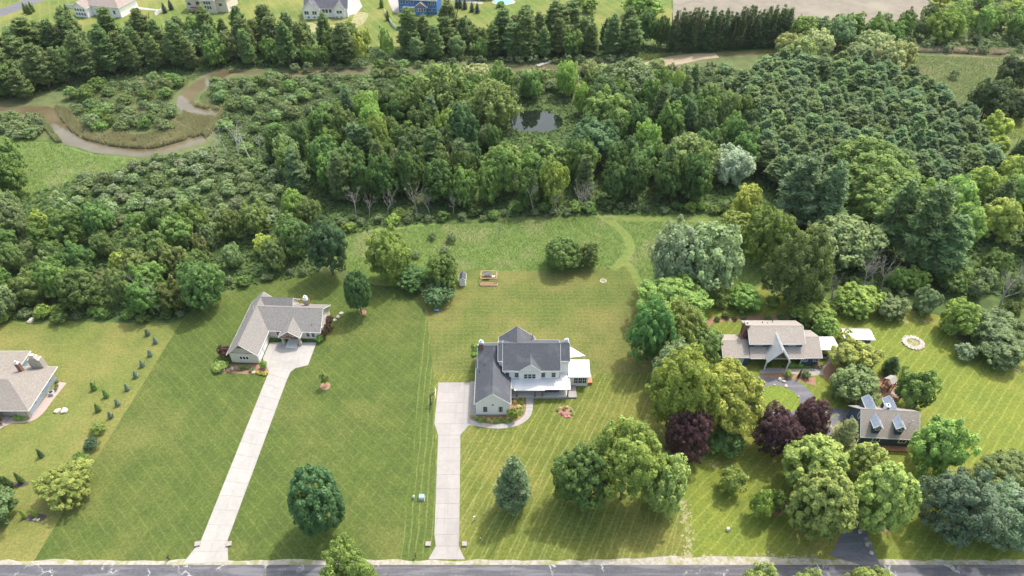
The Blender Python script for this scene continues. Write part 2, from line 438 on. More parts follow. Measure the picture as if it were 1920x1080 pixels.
meadow = PX([(640, 505), (645, 445), (740, 418), (860, 420), (1010, 412), (1130, 403), (1330, 405), (1430, 440), (1440, 520), (1400, 560), (1240, 590), (1206, 560), (1196, 520), (1180, 500), (1100, 508), (960, 508), (850, 506), (775, 538), (700, 535)])
sheet('meadow', densify(meadow, 3, .3), .010, 'meadow')
pth = catmull(PX([(1118, 398), (1150, 420), (1172, 440), (1181, 458), (1178, 476), (1164, 492), (1150, 506)]), 6, False)
strip('mown_path', pth, [1.5 + .2 * math.sin(i) for i in range(len(pth))], .018, 'path_grass')
pth2 = catmull(PX([(1170, 490), (1186, 510), (1200, 540), (1208, 570)]), 6, False)
strip('mown_path', pth2, 1.6, .022, 'path_grass')
pth3 = catmull(PX([(1135, 410), (1230, 412), (1330, 414)]), 6, False)
strip('mown_path', pth3, 1.6, .026, 'path_grass')

# far side: lawns of the far houses, tilled field, marsh meadows
sheet('lawn', densify(PX([(-100, 95), (-400, 20), (-700, -60), (400, -80), (1255, -60), (1262, 30), (1250, 75), (1000, 80), (640, 90), (640, 55), (300, 80)]), 8, .4), .004, 'lawn_far')
sheet('tilled_field', densify(PX([(1262, 55), (1258, -70), (1640, -75), (1705, -30), (1770, 30), (1750, 45), (1600, 60), (1400, 60)]), 6, .5), .006, 'tilled')
sheet('marsh_meadow', densify(PX([(1650, 125), (1700, 100), (1820, 104), (1900, 112), (1990, 130), (2000, 250), (1960, 330), (1850, 260), (1760, 200), (1690, 150)]), 5, .5), .006, 'marsh')
sheet('marsh_meadow', densify(PX([(-250, 230), (0, 255), (100, 268), (180, 290), (300, 300), (330, 330), (170, 335), (150, 370), (60, 375), (-200, 420)]), 5, .4), .006, 'meadow')
sheet('marsh_meadow', densify(PX([(-250, 160), (0, 190), (180, 150), (420, 130), (700, 120), (1000, 112), (1420, 95), (1420, 150), (1300, 190), (900, 190), (500, 290), (300, 290), (100, 230), (-250, 240)]), 5, .4), .004, 'marsh')
sheet('field', densify(PX([(1870, 225), (1925, 215), (2100, 200), (2200, 330), (1960, 320)]), 5, .3), .007, 'lawn_far')
sheet('field', densify(PX([(1660, -60), (2300, -70), (2400, 60), (1900, 60), (1790, 40), (1720, -20)]), 5, .3), .005, 'lawn_far')

lower = catmull(PX([(-120, 196), (-40, 200), (40, 205), (88, 210), (106, 232), (128, 256), (170, 274), (230, 284), (290, 284), (345, 270), (385, 258)]), 6, False)
strip('creek', lower, [4.2 if i < 12 else (6.3 if i < 34 else 5.0 + .5 * math.sin(i * .7)) for i in range(len(lower))], .014, 'creek')
upper = catmull(PX([(430, 132), (392, 150), (362, 170), (347, 188), (356, 204), (385, 213), (412, 214)]), 6, False)
strip('creek', upper, [7.0 - 3.0 * abs(i / len(upper) - .2) for i in range(len(upper))], .016, 'creek')
back = catmull(PX([(425, 134), (560, 138), (690, 134), (800, 136), (900, 131), (1000, 125), (1100, 129)]), 6, False)
strip('creek', back, 2.8, .015, 'creek')
back2 = catmull(PX([(1090, 129), (1190, 126), (1255, 114), (1300, 107), (1345, 104)]), 6, False)
back3 = catmull(PX([(1340, 104), (1500, 99), (1640, 98), (1760, 97), (1880, 106), (2000, 112)]), 6, False)
strip('creek', back3, 2.2, .016, 'creek')
strip('creek', back2, [4.5 + 4.0 * math.exp(-((i - 14) / 5) ** 2) for i in range(len(back2))], .017, 'mud')
pond_px = [(962, 214), (985, 208), (1018, 208), (1046, 217), (1056, 231), (1042, 243), (1005, 248), (968, 244), (954, 230)]
sheet('pond', catmull(PX(pond_px), 5), .014, 'pond')
def bare(pts_px, n, spread, r, z):
    m = MB(); line = catmull(PX(pts_px), 8, False)
    for i in range(n):
        c = random.choice(line); cx, cy = c[0] + random.gauss(0, spread), c[1] + random.gauss(0, spread); q = random.uniform(*r) * random.uniform(.4, 1); k = random.uniform(0, 6.3); e = random.uniform(.45, .9)
        ring_ = [(q * math.cos(t) * random.uniform(.6, 1.2), q * e * math.sin(t) * random.uniform(.6, 1.2)) for t in np.linspace(0, 6.283, 11, endpoint=False)]
        m.poly([(cx + x * math.cos(k) - y * math.sin(k), cy + x * math.sin(k) + y * math.cos(k), z + i * .0001) for x, y in ring_])
    o = link('bare_patch', m.mesh('bare_patch', 'bare', False)); o['kind'] = 'structure'
bare([(1278, 935), (1286, 965), (1292, 1000), (1288, 1045)], 170, .5, (.12, .5), .012)
bare([(1330, 866), (1350, 874), (1372, 868)], 60, .8, (.12, .45), .012)
bare([(1440, 1046), (1530, 1050), (1380, 1048), (1260, 1050)], 120, .5, (.15, .6), .012)
bare([(1850, 655), (1875, 668), (1900, 690)], 90, .9, (.15, .7), .012)
bare([(1800, 640), (1830, 648), (1860, 662)], 70, .8, (.15, .55), .035)
bare([(1803, 810), (1808, 818)], 8, .3, (.3, .8), .012)
bare([(1690, 602), (1720, 600), (1755, 606)], 14, .7, (.2, .8), .012)
bare([(1420, 870), (1400, 890), (1440, 880)], 40, 1.6, (.1, .3), .012)
bare([(1555, 805), (1565, 795), (1560, 782)], 14, .9, (.5, 1.2), .034)
# ------------------------------------------------------------------ concrete driveways, slab by slab
def slabs(root, left, right, cols, step, mat, top=.05):
    """slabs between a left and a right edge polyline (lists of (x, y) from near to far)"""
    n = len(left)
    def at(pl, s):
        s = max(0., min(s, n - 1 - 1e-6)); i = int(s); t = s - i
        return Vector((pl[i][0] + (pl[i + 1][0] - pl[i][0]) * t, pl[i][1] + (pl[i + 1][1] - pl[i][1]) * t))
    # arc-length samples
    cuts = [0.0]
    for i in range(n - 1):
        d = (math.dist(left[i], left[i + 1]) + math.dist(right[i], right[i + 1])) / 2
        k = max(1, round(d / step)); cuts += [i + (j + 1) / k for j in range(k)]
    gap = .014
    bm_ = [(*at(left, q), .0) for q in cuts] + [(*at(right, q), .0) for q in cuts]; k_ = len(cuts)
    MB().add([(x - root.location.x, y - root.location.y, top - .035) for x, y, _ in bm_], [(i, i + k_, i + k_ + 1, i + 1) for i in range(k_ - 1)]).build('joint_bed', 'paver', root)
    for a, b in zip(cuts, cuts[1:]):
        for c in range(cols):
            q = []
            for s, u in ((a, c / cols), (a, (c + 1) / cols), (b, (c + 1) / cols), (b, c / cols)):
                q.append(at(left, s).lerp(at(right, s), u))
            ctr = sum(q, Vector((0, 0))) / 4
            q = [p + (ctr - p).normalized() * gap * 1.4 for p in q]
            MB().slab([(p.x - root.location.x, p.y - root.location.y, top + random.uniform(-.004, .004)) for p in q], (0, 0, -.12)).build('concrete_slab', mat, root)
dA = empty('concrete_driveway', (*P(840, 920), 0), 0, 'straight concrete driveway running from the road to the white farmhouse garage', 'driveway')
LA = [P(803, 1049), P(817, 1024), P(814.4, 1002), P(821.5, 816), P(814.5, 794), P(822, 717.3)]
RA = [P(872, 1049), P(860, 1024), P(861.2, 1002), P(863.3, 816), P(864, 795), (-8.55, 96.9)]
RA[4] = (-8.7, P(864, 795)[1])
slabs(dA, LA, RA, 2, 3.0, 'concrete_warm')
# widen the court in front of the garage: right edge keeps clear of the garage wall
dB = empty('concrete_driveway', (*P(460, 850), 0), 0, 'pale concrete driveway slanting from the road to the grey ranch house', 'driveway')
LB = [P(342, 1058), P(377, 1013), P(503, 700), P(503.5, 696), (-54.0, 100.2), (-56.3, 103.9), (-56.0, 108.9)]
RB = [P(428, 1054), P(426.7, 1013), P(538, 712), P(545, 697), (-48.2, 101.0), (-45.6, 101.9), (-45.2, 108.9)]
slabs(dB, LB, RB, 2, 3.0, 'concrete')
def piers(px, lab, rz=0):
    e = empty('entrance_pier', (*P(*px), 0), rz, lab, 'pier', 'low stone piers flanking the driveway mouths')
    MB().box(-.4, .4, -.36, .36, -.02, .32).build('base', 'paver', e)
    MB().box(-.46, .46, -.42, .42, .32, .4).build('cap', 'paver', e)
piers((803, 1021), 'low stone pier on the mailbox side of the farmhouse driveway mouth')
piers((871, 1021), 'low stone pier on the lawn-light side of the farmhouse driveway mouth')
piers((371, 1021), 'low stone pier at ranch driveway mouth, mailbox side', .2)
piers((430, 1021), 'low stone pier at ranch driveway mouth, big oval tree side', .2)

wk_in = [(-8.85, 87.1), (-7.6, 86.5), (-5.1, 85.95), (-2.7, 85.75), (-.5, 86.1), (1.7, 87.1), (2.85, 89.1), (3.0, 91.8)]
wk_out = [(-9.6, 85.6), (-8.0, 85.35), (-5.4, 84.9), (-2.5, 84.65), (.9, 85.3), (3.3, 87.0), (4.3, 89.1), (4.5, 91.8)]
wk = empty('garden_path', (-2, 86, 0), 0, 'curved concrete path round the farmhouse flower bed to the porch', 'path')
slabs(wk, catmull(wk_in, 3, False), catmull(wk_out, 3, False), 1, 1.0, 'concrete', .03)
MBp = MB().slab([(-9.0, 97.2, .045), (-8.5, 97.2, .045), (-7.4, 97.0, .045), (-7.4, 87.6, .045), (-8.75, 87.4, .045)], (0, 0, -.1))
o = MBp.build('garage_apron', 'paver'); tag(o, 'grey concrete apron strip along the farmhouse garage wall', 'apron')

# east lot: asphalt drive with circle
cc = Vector(P(1461, 748)); 
circ = [(cc.x + 4.3 * math.cos(a), cc.y + 3.7 * math.sin(a)) for a in np.linspace(0, 2 * math.pi, 48, endpoint=False)]
circ_o = [(cc.x + 7.7 * math.cos(a), cc.y + 6.7 * math.sin(a)) for a in np.linspace(0, 2 * math.pi, 48, endpoint=False)]
sheet('asphalt_driveway', circ_o, .018, 'asphalt')
drv = catmull([P(1606, 1057), P(1603, 1000), P(1595, 930), P(1575, 870), P(1545, 815), P(1530, 775), P(1500, 745)], 6, False)
strip('asphalt_driveway', drv, [9.0 - 4.6 * min(1, i / 6) for i in range(len(drv))], .024, 'asphalt')
sheet('asphalt_driveway', PX([(1500, 755), (1600, 770), (1605, 800), (1540, 800)]), .021, 'asphalt')
sheet('lawn_island', circ, .03, 'lawn_island')
sheet('paver_terrace', catmull(PX([(1425, 700), (1440, 690), (1500, 692), (1545, 686), (1560, 660), (1600, 655), (1606, 672), (1590, 700), (1545, 703), (1500, 706), (1470, 708)]), 4), .026, 'paver')
sheet('mulch_bed', catmull(PX([(1545, 690), (1575, 676), (1605, 690), (1580, 708), (1550, 712)]), 4), .032, 'mulch')
strip('mulch_bed', catmull(PX([(1430, 704), (1470, 704), (1500, 709), (1530, 716)]), 5, False), [1.0 + .1 * i for i in range(16)], .034, 'mulch')
strip('mulch_bed', catmull(PX([(1320, 618), (1330, 604), (1350, 599), (1450, 596), (1510, 601), (1540, 616), (1562, 640)]), 5, False), 1.5, .014, 'mulch')
sheet('mulch_bed', catmull(PX([(1625, 712), (1650, 706), (1680, 715), (1692, 738), (1680, 752), (1650, 748), (1630, 735)]), 5), .014, 'mulch')
fb = wk_in[::-1] + [(-8.9, 88.6), (-7.3, 88.2), (-.6, 88.2), (-.5, 92.0), (2.9, 92.3)]
sheet('flower_bed', [(x, y) for x, y in fb], .016, 'mulch')
# island flower bed on the lawn
IB = catmull(PX([(1042, 768), (1052, 762), (1068, 762), (1077, 772), (1074, 781), (1060, 782), (1050, 777)]), 5)
sheet('flower_bed', IB, .016, 'mulch')
sheet('flower_bed', catmull(PX([(398, 693), (420, 684), (440, 684), (500, 684), (504, 694), (490, 702), (440, 700), (412, 699)]), 5), .016, 'mulch')
strip('gravel_border', catmull(PX([(-40, 806), (0, 795), (25, 787), (55, 784), (72, 774), (92, 748), (117, 717)]), 5, False), 2.0, .016, 'pink_gravel')
# far streets and drives
strip('road', catmull(PX([(-200, 85), (0, 24), (70, -2), (200, -50)]), 5, False), 9.5, .016, 'asphalt')
sheet('far_driveway', densify(PX([(718, -20), (735, -20), (778, 20), (800, 27), (760, 28), (737, 22)]), 4, .1), .018, 'concrete')
sheet('far_driveway', densify(PX([(640, -20), (665, -20), (680, 12), (668, 26), (650, 30), (645, 12)]), 4, .1), .018, 'concrete')
sheet('far_driveway', densify(PX([(800, -6), (870, 4), (905, 8), (905, 4), (880, 0), (810, -10)]), 4, .1), .018, 'concrete')
sheet('far_driveway', densify(PX([(253, 12), (300, 18), (300, 21), (250, 16)]), 4, .1), .018, 'concrete')
sheet('bare_lot', densify(catmull(PX([(560, 60), (575, 42), (600, 46), (655, 44), (668, 24), (690, 26), (672, 50), (620, 58)]), 4), 3, .4), .012, 'bare')

# ================================================================== HOUSES
class House:
    def __init__(s, name, loc, rz, label, cat='house', group=None):
        s.e = empty(name, (loc[0], loc[1], 0), rz, label, cat, group)
    def part(s, name, mb, mat, parent=None): return mb.build(name, mat, parent or s.e)
    def box(s, name, mat, *b): return s.part(name, MB().box(*b), mat)
    def gable(s, x0, x1, y0, y1, ze, zr, axis, wall, roof, oh=.35, rake=.3, z0=0., trim='trim', th=.16, seams=None, front_gable=None):
        """block with a gable roof; axis = direction of the ridge"""
        sw = (lambda a, b, z: (a, b, z)) if axis == 'x' else (lambda a, b, z: (b, a, z))
        if axis == 'x': a0, a1, b0, b1 = x0, x1, y0, y1
        else: a0, a1, b0, b1 = y0, y1, x0, x1
        bm_ = (b0 + b1) / 2; half = (b1 - b0) / 2; sl = (zr - ze) / half
        sec = [(b0, z0), (b1, z0), (b1, ze), (bm_, zr), (b0, ze)]
        wl = s.part('wall', MB().slab([sw(a0, b, z) for b, z in sec], Vector(sw(a1, 0, 0)) - Vector(sw(a0, 0, 0))), wall)
        lift = .03
        rc_ = MB().slab([sw(a0 - rake - .02, bm_ - .16, zr + lift + th - .16 * sl + .015), sw(a0 - rake - .02, bm_, zr + lift + th + .035), sw(a0 - rake - .02, bm_ + .16, zr + lift + th - .16 * sl + .015)], Vector(sw(a1 + rake + .02, 0, 0)) - Vector(sw(a0 - rake - .02, 0, 0)))
        s.part('ridge_cap', rc_, roof)
        for sg in (-1, 1):
            be = bm_ + sg * (half + oh); zee = zr - sl * (half + oh) + lift; zt = zr + lift
            pts = [sw(a0 - rake, bm_, zt + th), sw(a1 + rake, bm_, zt + th), sw(a1 + rake, be, zee + th), sw(a0 - rake, be, zee + th)]
            rf = s.part('roof_slope', MB().slab(pts, (0, 0, -th)), roof)
            m = MB(); e = .05
            # eave board and two rake boards, a little proud of the roof edge
            def bar(p, q, off):
                p, q, off = Vector(p), Vector(q), Vector(off)
                m.slab([p, q, q + off, p + off], (0, 0, -.24))
            dz = .02
            bar(sw(a0 - rake, be, zee + th - dz), sw(a1 + rake, be, zee + th - dz), sw(0, sg * e, 0))
            bar(sw(a0 - rake, be + sg * e, zee + th - dz), sw(a0 - rake, bm_, zt + th - dz), sw(-e, 0, 0))
            bar(sw(a1 + rake, be + sg * e, zee + th - dz), sw(a1 + rake, bm_, zt + th - dz), sw(e, 0, 0))
            s.part('trim', m, trim, rf)
            if seams:
                m = MB(); k = int((a1 - a0 + 2 * rake) / seams)
                for i in range(1, k):
                    a = a0 - rake + i * (a1 - a0 + 2 * rake) / k
                    m.slab([sw(a - .025, bm_, zt + th), sw(a + .025, bm_, zt + th), sw(a + .025, be, zee + th), sw(a - .025, be, zee + th)], (0, 0, .05))
                s.part('standing_seam', m, roof, rf)
        return wl
    def shed(s, pts, mat, th=.12, seams=0, name='roof_slope'):
        """flat sloping roof from four corners: high-left, high-right, low-right, low-left"""
        pts = [Vector(p) for p in pts]
        rf = s.part(name, MB().slab(pts, (0, 0, -th)), mat)
        if seams:
            m = MB(); k = max(2, int((pts[1] - pts[0]).length / seams))
            for i in range(k + 1):
                t = min(max(i / k, .004), .996); a = pts[0].lerp(pts[1], t); b = pts[3].lerp(pts[2], t); w = (pts[1] - pts[0]).normalized() * .025
                m.slab([a - w, a + w, b + w, b - w], (0, 0, .05))
            s.part('standing_seam', m, mat, rf)
        return rf
    def hip(s, x0, x1, y0, y1, ze, zr, wall, roof, oh=.5, z0=0., inset=None, trim='trim'):
        s.box('wall', wall, x0, x1, y0, y1, z0, ze)
        X0, X1, Y0, Y1 = x0 - oh, x1 + oh, y0 - oh, y1 + oh
        w = min(X1 - X0, Y1 - Y0) / 2 if inset is None else inset
        z = ze + .02
        if X1 - X0 >= Y1 - Y0: ra, rb = (X0 + w, (Y0 + Y1) / 2, zr), (X1 - w, (Y0 + Y1) / 2, zr)
        else: ra, rb = ((X0 + X1) / 2, Y0 + w, zr), ((X0 + X1) / 2, Y1 - w, zr)
        c = [(X0, Y0, z), (X1, Y0, z), (X1, Y1, z), (X0, Y1, z)]
        if X1 - X0 >= Y1 - Y0: fs = [(c[0], c[1], rb, ra), (c[1], c[2], rb), (c[2], c[3], ra, rb), (c[3], c[0], ra)]
        else: fs = [(c[0], c[1], ra), (c[1], c[2], rb, ra), (c[2], c[3], rb), (c[3], c[0], ra, rb)]
        for f in fs: s.part('roof_slope', MB().slab(f, (0, 0, -.1)), roof)
        m = MB()
        m.box(X0 - .04, X1 + .04, Y0 - .04, Y0, z - .22, z - .01).box(X0 - .04, X1 + .04, Y1, Y1 + .04, z - .22, z - .01)
        m.box(X0 - .04, X0, Y0, Y1, z - .22, z - .01).box(X1, X1 + .04, Y0, Y1, z - .22, z - .01)
        s.part('trim', m, trim)
    def window(s, x, y, z, w, h, face='f', cols=1, rows=2, frame='trim', fw=.09, name='window'):
        """window centred at x, y, z on a wall that faces f(ront) b(ack) l(eft) r(ight)"""
        rz = {'f': 0, 'b': math.pi, 'l': -math.pi / 2, 'r': math.pi / 2}[face]
        m = MB(); a, b = w / 2, h / 2
        m.box(-a - fw, a + fw, -.07, .03, -b - fw, -b); m.box(-a - fw, a + fw, -.07, .03, b, b + fw)
        m.box(-a - fw, -a, -.07, .03, -b, b); m.box(a, a + fw, -.07, .03, -b, b)
        for i in range(1, cols):
            xx = -a + w * i / cols; m.box(xx - .03, xx + .03, -.055, .03, -b, b)
        for i in range(1, rows):
            zz = -b + h * i / rows; m.box(-a, a, -.05, .03, zz - .025, zz + .025)
        f = m.build(name, frame, s.e, (x, y, z)); f.rotation_euler = (0, 0, rz)
        MB().box(-a, a, -.02, .02, -b, b).build('pane', 'glass', f)
        return f
    def door(s, x, y, z0, w, h, face='f', mat='wood', panels=(2, 3), name='door', knob=True):
        rz = {'f': 0, 'b': math.pi, 'l': -math.pi / 2, 'r': math.pi / 2}[face]
        d = MB().box(-w / 2, w / 2, -.05, .03, 0, h).build(name, mat, s.e, (x, y, z0)); d.rotation_euler = (0, 0, rz)
        m = MB(); pc, pr = panels
        for i in range(pc):
            for j in range(pr):
                cw, ch = w / pc, h / pr
                m.box(-w / 2 + i * cw + .08 * cw, -w / 2 + (i + 1) * cw - .08 * cw, -.075, -.05, j * ch + .08 * ch, (j + 1) * ch - .08 * ch)
        m.build('panel', mat, d)
        if knob: MB().cyl((w * .4, -.12, h * .48), (w * .4, -.05, h * .48), .04).build('handle', 'steel', d)
        return d

# ---- the white farmhouse (local origin 2, 96)
A = House('farmhouse', (2, 96), 0, 'white farmhouse with charcoal shingle roof, metal porch roof and two chimneys')
def ax(x): return x - 2
def ay(y): return y - 96
A.gable(ax(-7.45), ax(-.5), ay(88.1), ay(100.9), 4.0, 7.1, 'y', 'white', 'shingle_dark', .28, .28)
A.gable(ax(-7.1), ax(-2.6), ay(97.2), ay(104.8), 4.0, 7.16, 'x', 'white', 'shingle_dark', .25, .25)
A.gable(ax(-2.75), ax(12.0), ay(96.55), ay(101.75), 7.72, 9.80, 'x', 'white', 'shingle_dark', .3, .2)
A.gable(ax(-1.75), ax(10.0), ay(95.0), ay(103.3), 6.5, 9.84, 'x', 'white', 'shingle_dark', .35, .2)
A.gable(ax(-2.6), ax(4.75), ay(99.6), ay(104.4), 6.3, 9.5, 'y', 'white', 'shingle_dark', .3, .25)
A.gable(ax(1.45), ax(6.15), ay(94.62), ay(97.8), 6.3, 8.5, 'y', 'white', 'shingle_dark', .25, .18, z0=3.2)
# board-and-batten strips on the two front gables
m = MB()
for i in range(1, 17):
    x = ax(-7.45) + i * 6.95 / 17; zt = 4.0 + (7.1 - 4.0) * (1 - abs(x - ax(-3.975)) / 3.475) - .25
    m.box(x - .03, x + .03, ay(88.1) - .03, ay(88.1), .3, zt)
A.part('batten', m, 'trim')
m = MB()
for i in range(1, 12):
    x = ax(1.5) + i * 4.6 / 12; zt = 6.3 + 2.2 * (1 - abs(x - ax(3.8)) / 2.35) - .25
    m.box(x - .03, x + .03, ay(94.62) - .03, ay(94.62), 5.5, zt)
A.part('batten', m, 'trim')
A.box('foundation', 'stone', ax(-7.5), ax(-.45), ay(88.04), ay(88.12), 0, .28)
for x in (-1.0, 1.0, 6.6, 8.8): A.window(ax(x), ay(95.0), 4.75, .78, 1.35, 'f')
for x in (2.9, 3.75, 4.6): A.window(ax(x), ay(94.62), 4.75, .68, 1.35, 'f')
for x in (-5.55, -2.35): A.window(ax(x), ay(88.1), 1.95, .72, 1.5, 'f', frame='black', fw=.05)
mv = MB().cyl((ax(-3.95), ay(88.1) - .06, 3.35), (ax(-3.95), ay(88.1) + .02, 3.35), .2, n=14); A.part('gable_vent', mv, 'black')
for y in (90.2, 94.2): A.door(ax(-7.45), ay(y), .05, 2.9, 2.4, 'l', 'trim', (4, 4), 'garage_door', False)
for y in (98.6, 103.2): A.window(ax(-7.1), ay(y), 2.1, .9, 1.4, 'l')
# porch
PZ = .5
m = MB(); 
A.box('porch_deck', 'wood_grey', ax(-.5), ax(12.0), ay(92.5), ay(95.0), .12, PZ)
m = MB()
for i in range(0, 20): m.box(ax(-.5) + .02 + i * .62, ax(-.5) + .6 + i * .62, ay(92.42), ay(92.5), 0, PZ - .06)
A.part('stone_skirt', m, 'stone')
m = MB()
for i in range(1, 16):
    y = ay(92.5) + i * 2.5 / 16; m.box(ax(-.48), ax(11.98), y - .008, y + .008, PZ, PZ + .006)
A.part('deck_joint', m, 'paver')
for i in range(3): A.part('step', MB().box(ax(2.95), ax(4.55), ay(92.5) - .32 * (3 - i), ay(92.5) - .32 * (2 - i) - .003, 0, PZ * (i + 1) / 4), 'concrete')
A.shed([(ax(-.45), ay(95.02), 3.62), (ax(.62), ay(95.02), 3.62), (ax(.62), ay(92.75), 2.95), (ax(-.45), ay(92.75), 2.95)], 'metal_white', .12, .45)
A.shed([(ax(.6), ay(94.9), 3.76), (ax(6.75), ay(94.9), 3.76), (ax(6.95), ay(92.2), 3.0), (ax(.4), ay(92.2), 3.0)], 'metal_white', .14, .45)
A.shed([(ax(6.7), ay(95.02), 3.62), (ax(10.2), ay(95.02), 3.62), (ax(12.35), ay(92.45), 2.95), (ax(6.7), ay(92.45), 2.95)], 'metal_white', .12, .45)
A.shed([(ax(10.2), ay(96.55), 3.62), (ax(10.2), ay(95.02), 3.62), (ax(12.35), ay(92.45), 2.95), (ax(12.4), ay(96.55), 2.97)], 'metal_white', .12, 0)
for x in (-.2, 1.0, 4.9, 6.45, 11.85): A.part('porch_post', MB().box(ax(x) - .12, ax(x) + .12, ay(92.6), ay(92.84), PZ, 3.0).box(ax(x) - .17, ax(x) + .17, ay(92.55), ay(92.89), PZ, PZ + .25), 'wood')
A.door(ax(3.75), ay(95.0), PZ, 1.1, 2.15, 'f', 'wood')
for x in (.4, 2.3, 5.3): A.window(ax(x), ay(95.0), PZ + 1.35, .8, 1.4, 'f')
for x in (7.6, 9.1): A.window(ax(x), ay(95.0), PZ + 1.35, .8, 1.4, 'f')
# sunroom
A.box('wall', 'white', ax(12.35), ax(16.35), ay(95.9), ay(99.6), 0, 3.25)
A.shed([(ax(12.05), ay(99.75), 4.25), (ax(16.75), ay(99.75), 4.25), (ax(16.75), ay(95.55), 3.32), (ax(12.05), ay(95.55), 3.32)], 'metal_white', .14, .42)
A.box('wall', 'white', ax(12.35), ax(16.35), ay(99.3), ay(99.6), 3.25, 4.0)
for x in (13.75, 14.68, 15.6): A.window(ax(x), ay(95.9), 1.9, .78, 1.75, 'f', 2, 2)
for y in (96.8, 98.3): A.window(ax(16.35), ay(y), 1.9, .9, 1.6, 'r', 2, 2)
A.box('deck', 'wood_red', ax(16.4), ax(17.4), ay(96.2), ay(98.6), .1, .8)
A.box('side_pad', 'concrete_warm', ax(12.02), ax(13.8), ay(92.5), ay(95.85), 0, .4)
A.shed([(ax(12.02), ay(105.0), 2.8), (ax(13.0), ay(105.0), 2.8), (ax(16.3), ay(102.4), 2.6), (ax(12.02), ay(101.8), 2.6)], 'metal_white', .12)
A.box('porch_post', 'trim', ax(16.0), ax(16.2), ay(102.4), ay(102.6), 0, 2.6)
A.box('porch_post', 'trim', ax(12.5), ax(12.7), ay(104.6), ay(104.8), 0, 2.75)
def chimney(h, x, y, z0, zb, zc, w=.95, d=.8, cap='pale_blue', pots=1):
    c = h.part('chimney', MB().box(x - w / 2, x + w / 2, y - d / 2, y + d / 2, z0, zb), 'brick')
    h.part('chimney_cap', MB().box(x - w / 2 - .05, x + w / 2 + .05, y - d / 2 - .05, y + d / 2 + .05, zb, zb + .15).box(x - w / 2 + .03, x + w / 2 - .03, y - d / 2 + .03, y + d / 2 - .03, zb + .15, zc), cap, c)
    for i in range(pots):
        px_ = x + (i - (pots - 1) / 2) * .4
        h.part('chimney_pot', MB().cyl((px_, y, zc), (px_, y, zc + .4), .17, .13, 10).cyl((px_, y, zc + .4), (px_, y, zc + .46), .24, .2, 10), 'steel', c)
chimney(A, ax(-6.6), ay(100.7), 4.5, 8.5, 9.0)
chimney(A, ax(11.55), ay(99.9), 7.5, 9.75, 10.2, pots=2)
for x, y, z in ((-6.9, 95.9, 4.4), (-5.9, 96.9, 5.3)): A.part('roof_vent', MB().cyl((ax(x), ay(y), z), (ax(x), ay(y), z + .75), .07), 'black')
for x, y in ((-.9, 103.3), (4.4, 103.4)): A.part('roof_vent', MB().cyl((ax(x), ay(y), 7.0), (ax(x), ay(y), 8.3), .07), 'black')

# ---- grey-roofed ranch
B = House('ranch_house', (-56.3, 110.2), R(-3.0), 'cream ranch house with L-shaped grey roof beside a wide concrete court')
B.gable(-6.1, .1, -7.7, 8.6, 3.15, 6.2, 'y', 'cream', 'shingle_grey', .45, .45)
B.gable(-3.2, 12.1, 0, 8.4, 3.1, 6.05, 'x', 'cream', 'shingle_grey', .4, .45)
B.gable(3.6, 8.0, -2.0, 4, 3.0, 4.75, 'y', 'cream', 'shingle_grey', .3, .3, z0=2.9)
B.gable(-2.5, 4.6, 4.3, 9.6, 3.6, 6.45, 'x', 'cream', 'shingle_grey', .3, .2)
for x in (3.85, 7.75):
    B.part('porch_post', MB().box(x - .32, x + .32, -1.95, -1.35, 0, 1.1).box(x - .2, x + .2, -1.83, -1.47, 1.1, 3.0), 'stone')
B.door(5.8, 0, .15, 1.7, 2.3, 'f', 'wood', (2, 3))
m = MB()
for a_, b_ in (((3.6, 3.05), (5.8, 4.6)), ((8.0, 3.05), (5.8, 4.6))): m.slab([(a_[0], -2.36, a_[1]), (b_[0], -2.36, b_[1]), (b_[0], -2.36, b_[1] - .2), (a_[0], -2.36, a_[1] - .2)], (0, .12, 0))
m.box(3.7, 7.9, -2.36, -2.24, 2.95, 3.15); m.box(5.7, 5.9, -2.35, -2.25, 3.15, 4.5)
for sx in (-1, 1): m.slab([(5.8, -2.35, 3.2), (5.8 + sx * 1.1, -2.35, 3.85), (5.8 + sx * 1.1, -2.35, 3.7), (5.8, -2.35, 3.05)], (0, .1, 0))
B.part('timber_truss', m, 'wood')
B.part('wall', MB().slab([(3.75, -.02, 3.0), (7.85, -.02, 3.0), (5.8, -.02, 4.6)], (0, .05, 0)), 'wood')
for i in range(2): B.box('step', 'wood_grey', 4.5, 7.1, -2.9 + i * .4, -1.9 + i * 1.9, 0, .14 * (i + 1))
for x in (2.4,): B.window(x, 0, 1.75, .8, 1.3, 'f')
for x in (9.3, 10.5): B.window(x, 0, 1.75, .75, 1.3, 'f')
for x in (-3.7, -3.0, -2.3): B.window(x, -7.7, 1.6, .52, .95, 'f', 1, 1)
B.box('sill', 'trim', -4.1, -1.9, -7.78, -7.7, .98, 1.05)
m = MB()
for i in range(1, 20):
    x = -6.1 + i * 6.2 / 20; zt = 3.2 + 3.0 * (1 - abs(x + 3.0) / 3.1) - .25
    if zt > 3.3: m.box(x - .03, x + .03, -7.74, -7.7, 3.2, zt)
m.box(-6.1, .1, -7.76, -7.7, 3.08, 3.2)
B.part('batten', m, 'shingle_grey')
m = MB(); m.box(-3.9, -2.1, -8.08, -7.98, 5.1, 5.22); m.box(-3.07, -2.93, -8.08, -7.98, 5.2, 6.0)
for sx in (-1, 1): m.slab([(-3 + sx * .1, -8.06, 5.3), (-3 + sx * .75, -8.06, 5.65), (-3 + sx * .75, -8.06, 5.5), (-3 + sx * .1, -8.06, 5.15)], (0, .07, 0))
B.part('gable_bracket', m, 'wood')
for y in (-6.2, -3.2): B.door(.1, y, .05, 2.6, 2.3, 'r', 'trim', (4, 4), 'garage_door', False)
for y in (1.6, 5.4): B.window(12.1, y, 1.8, .9, 1.2, 'r')
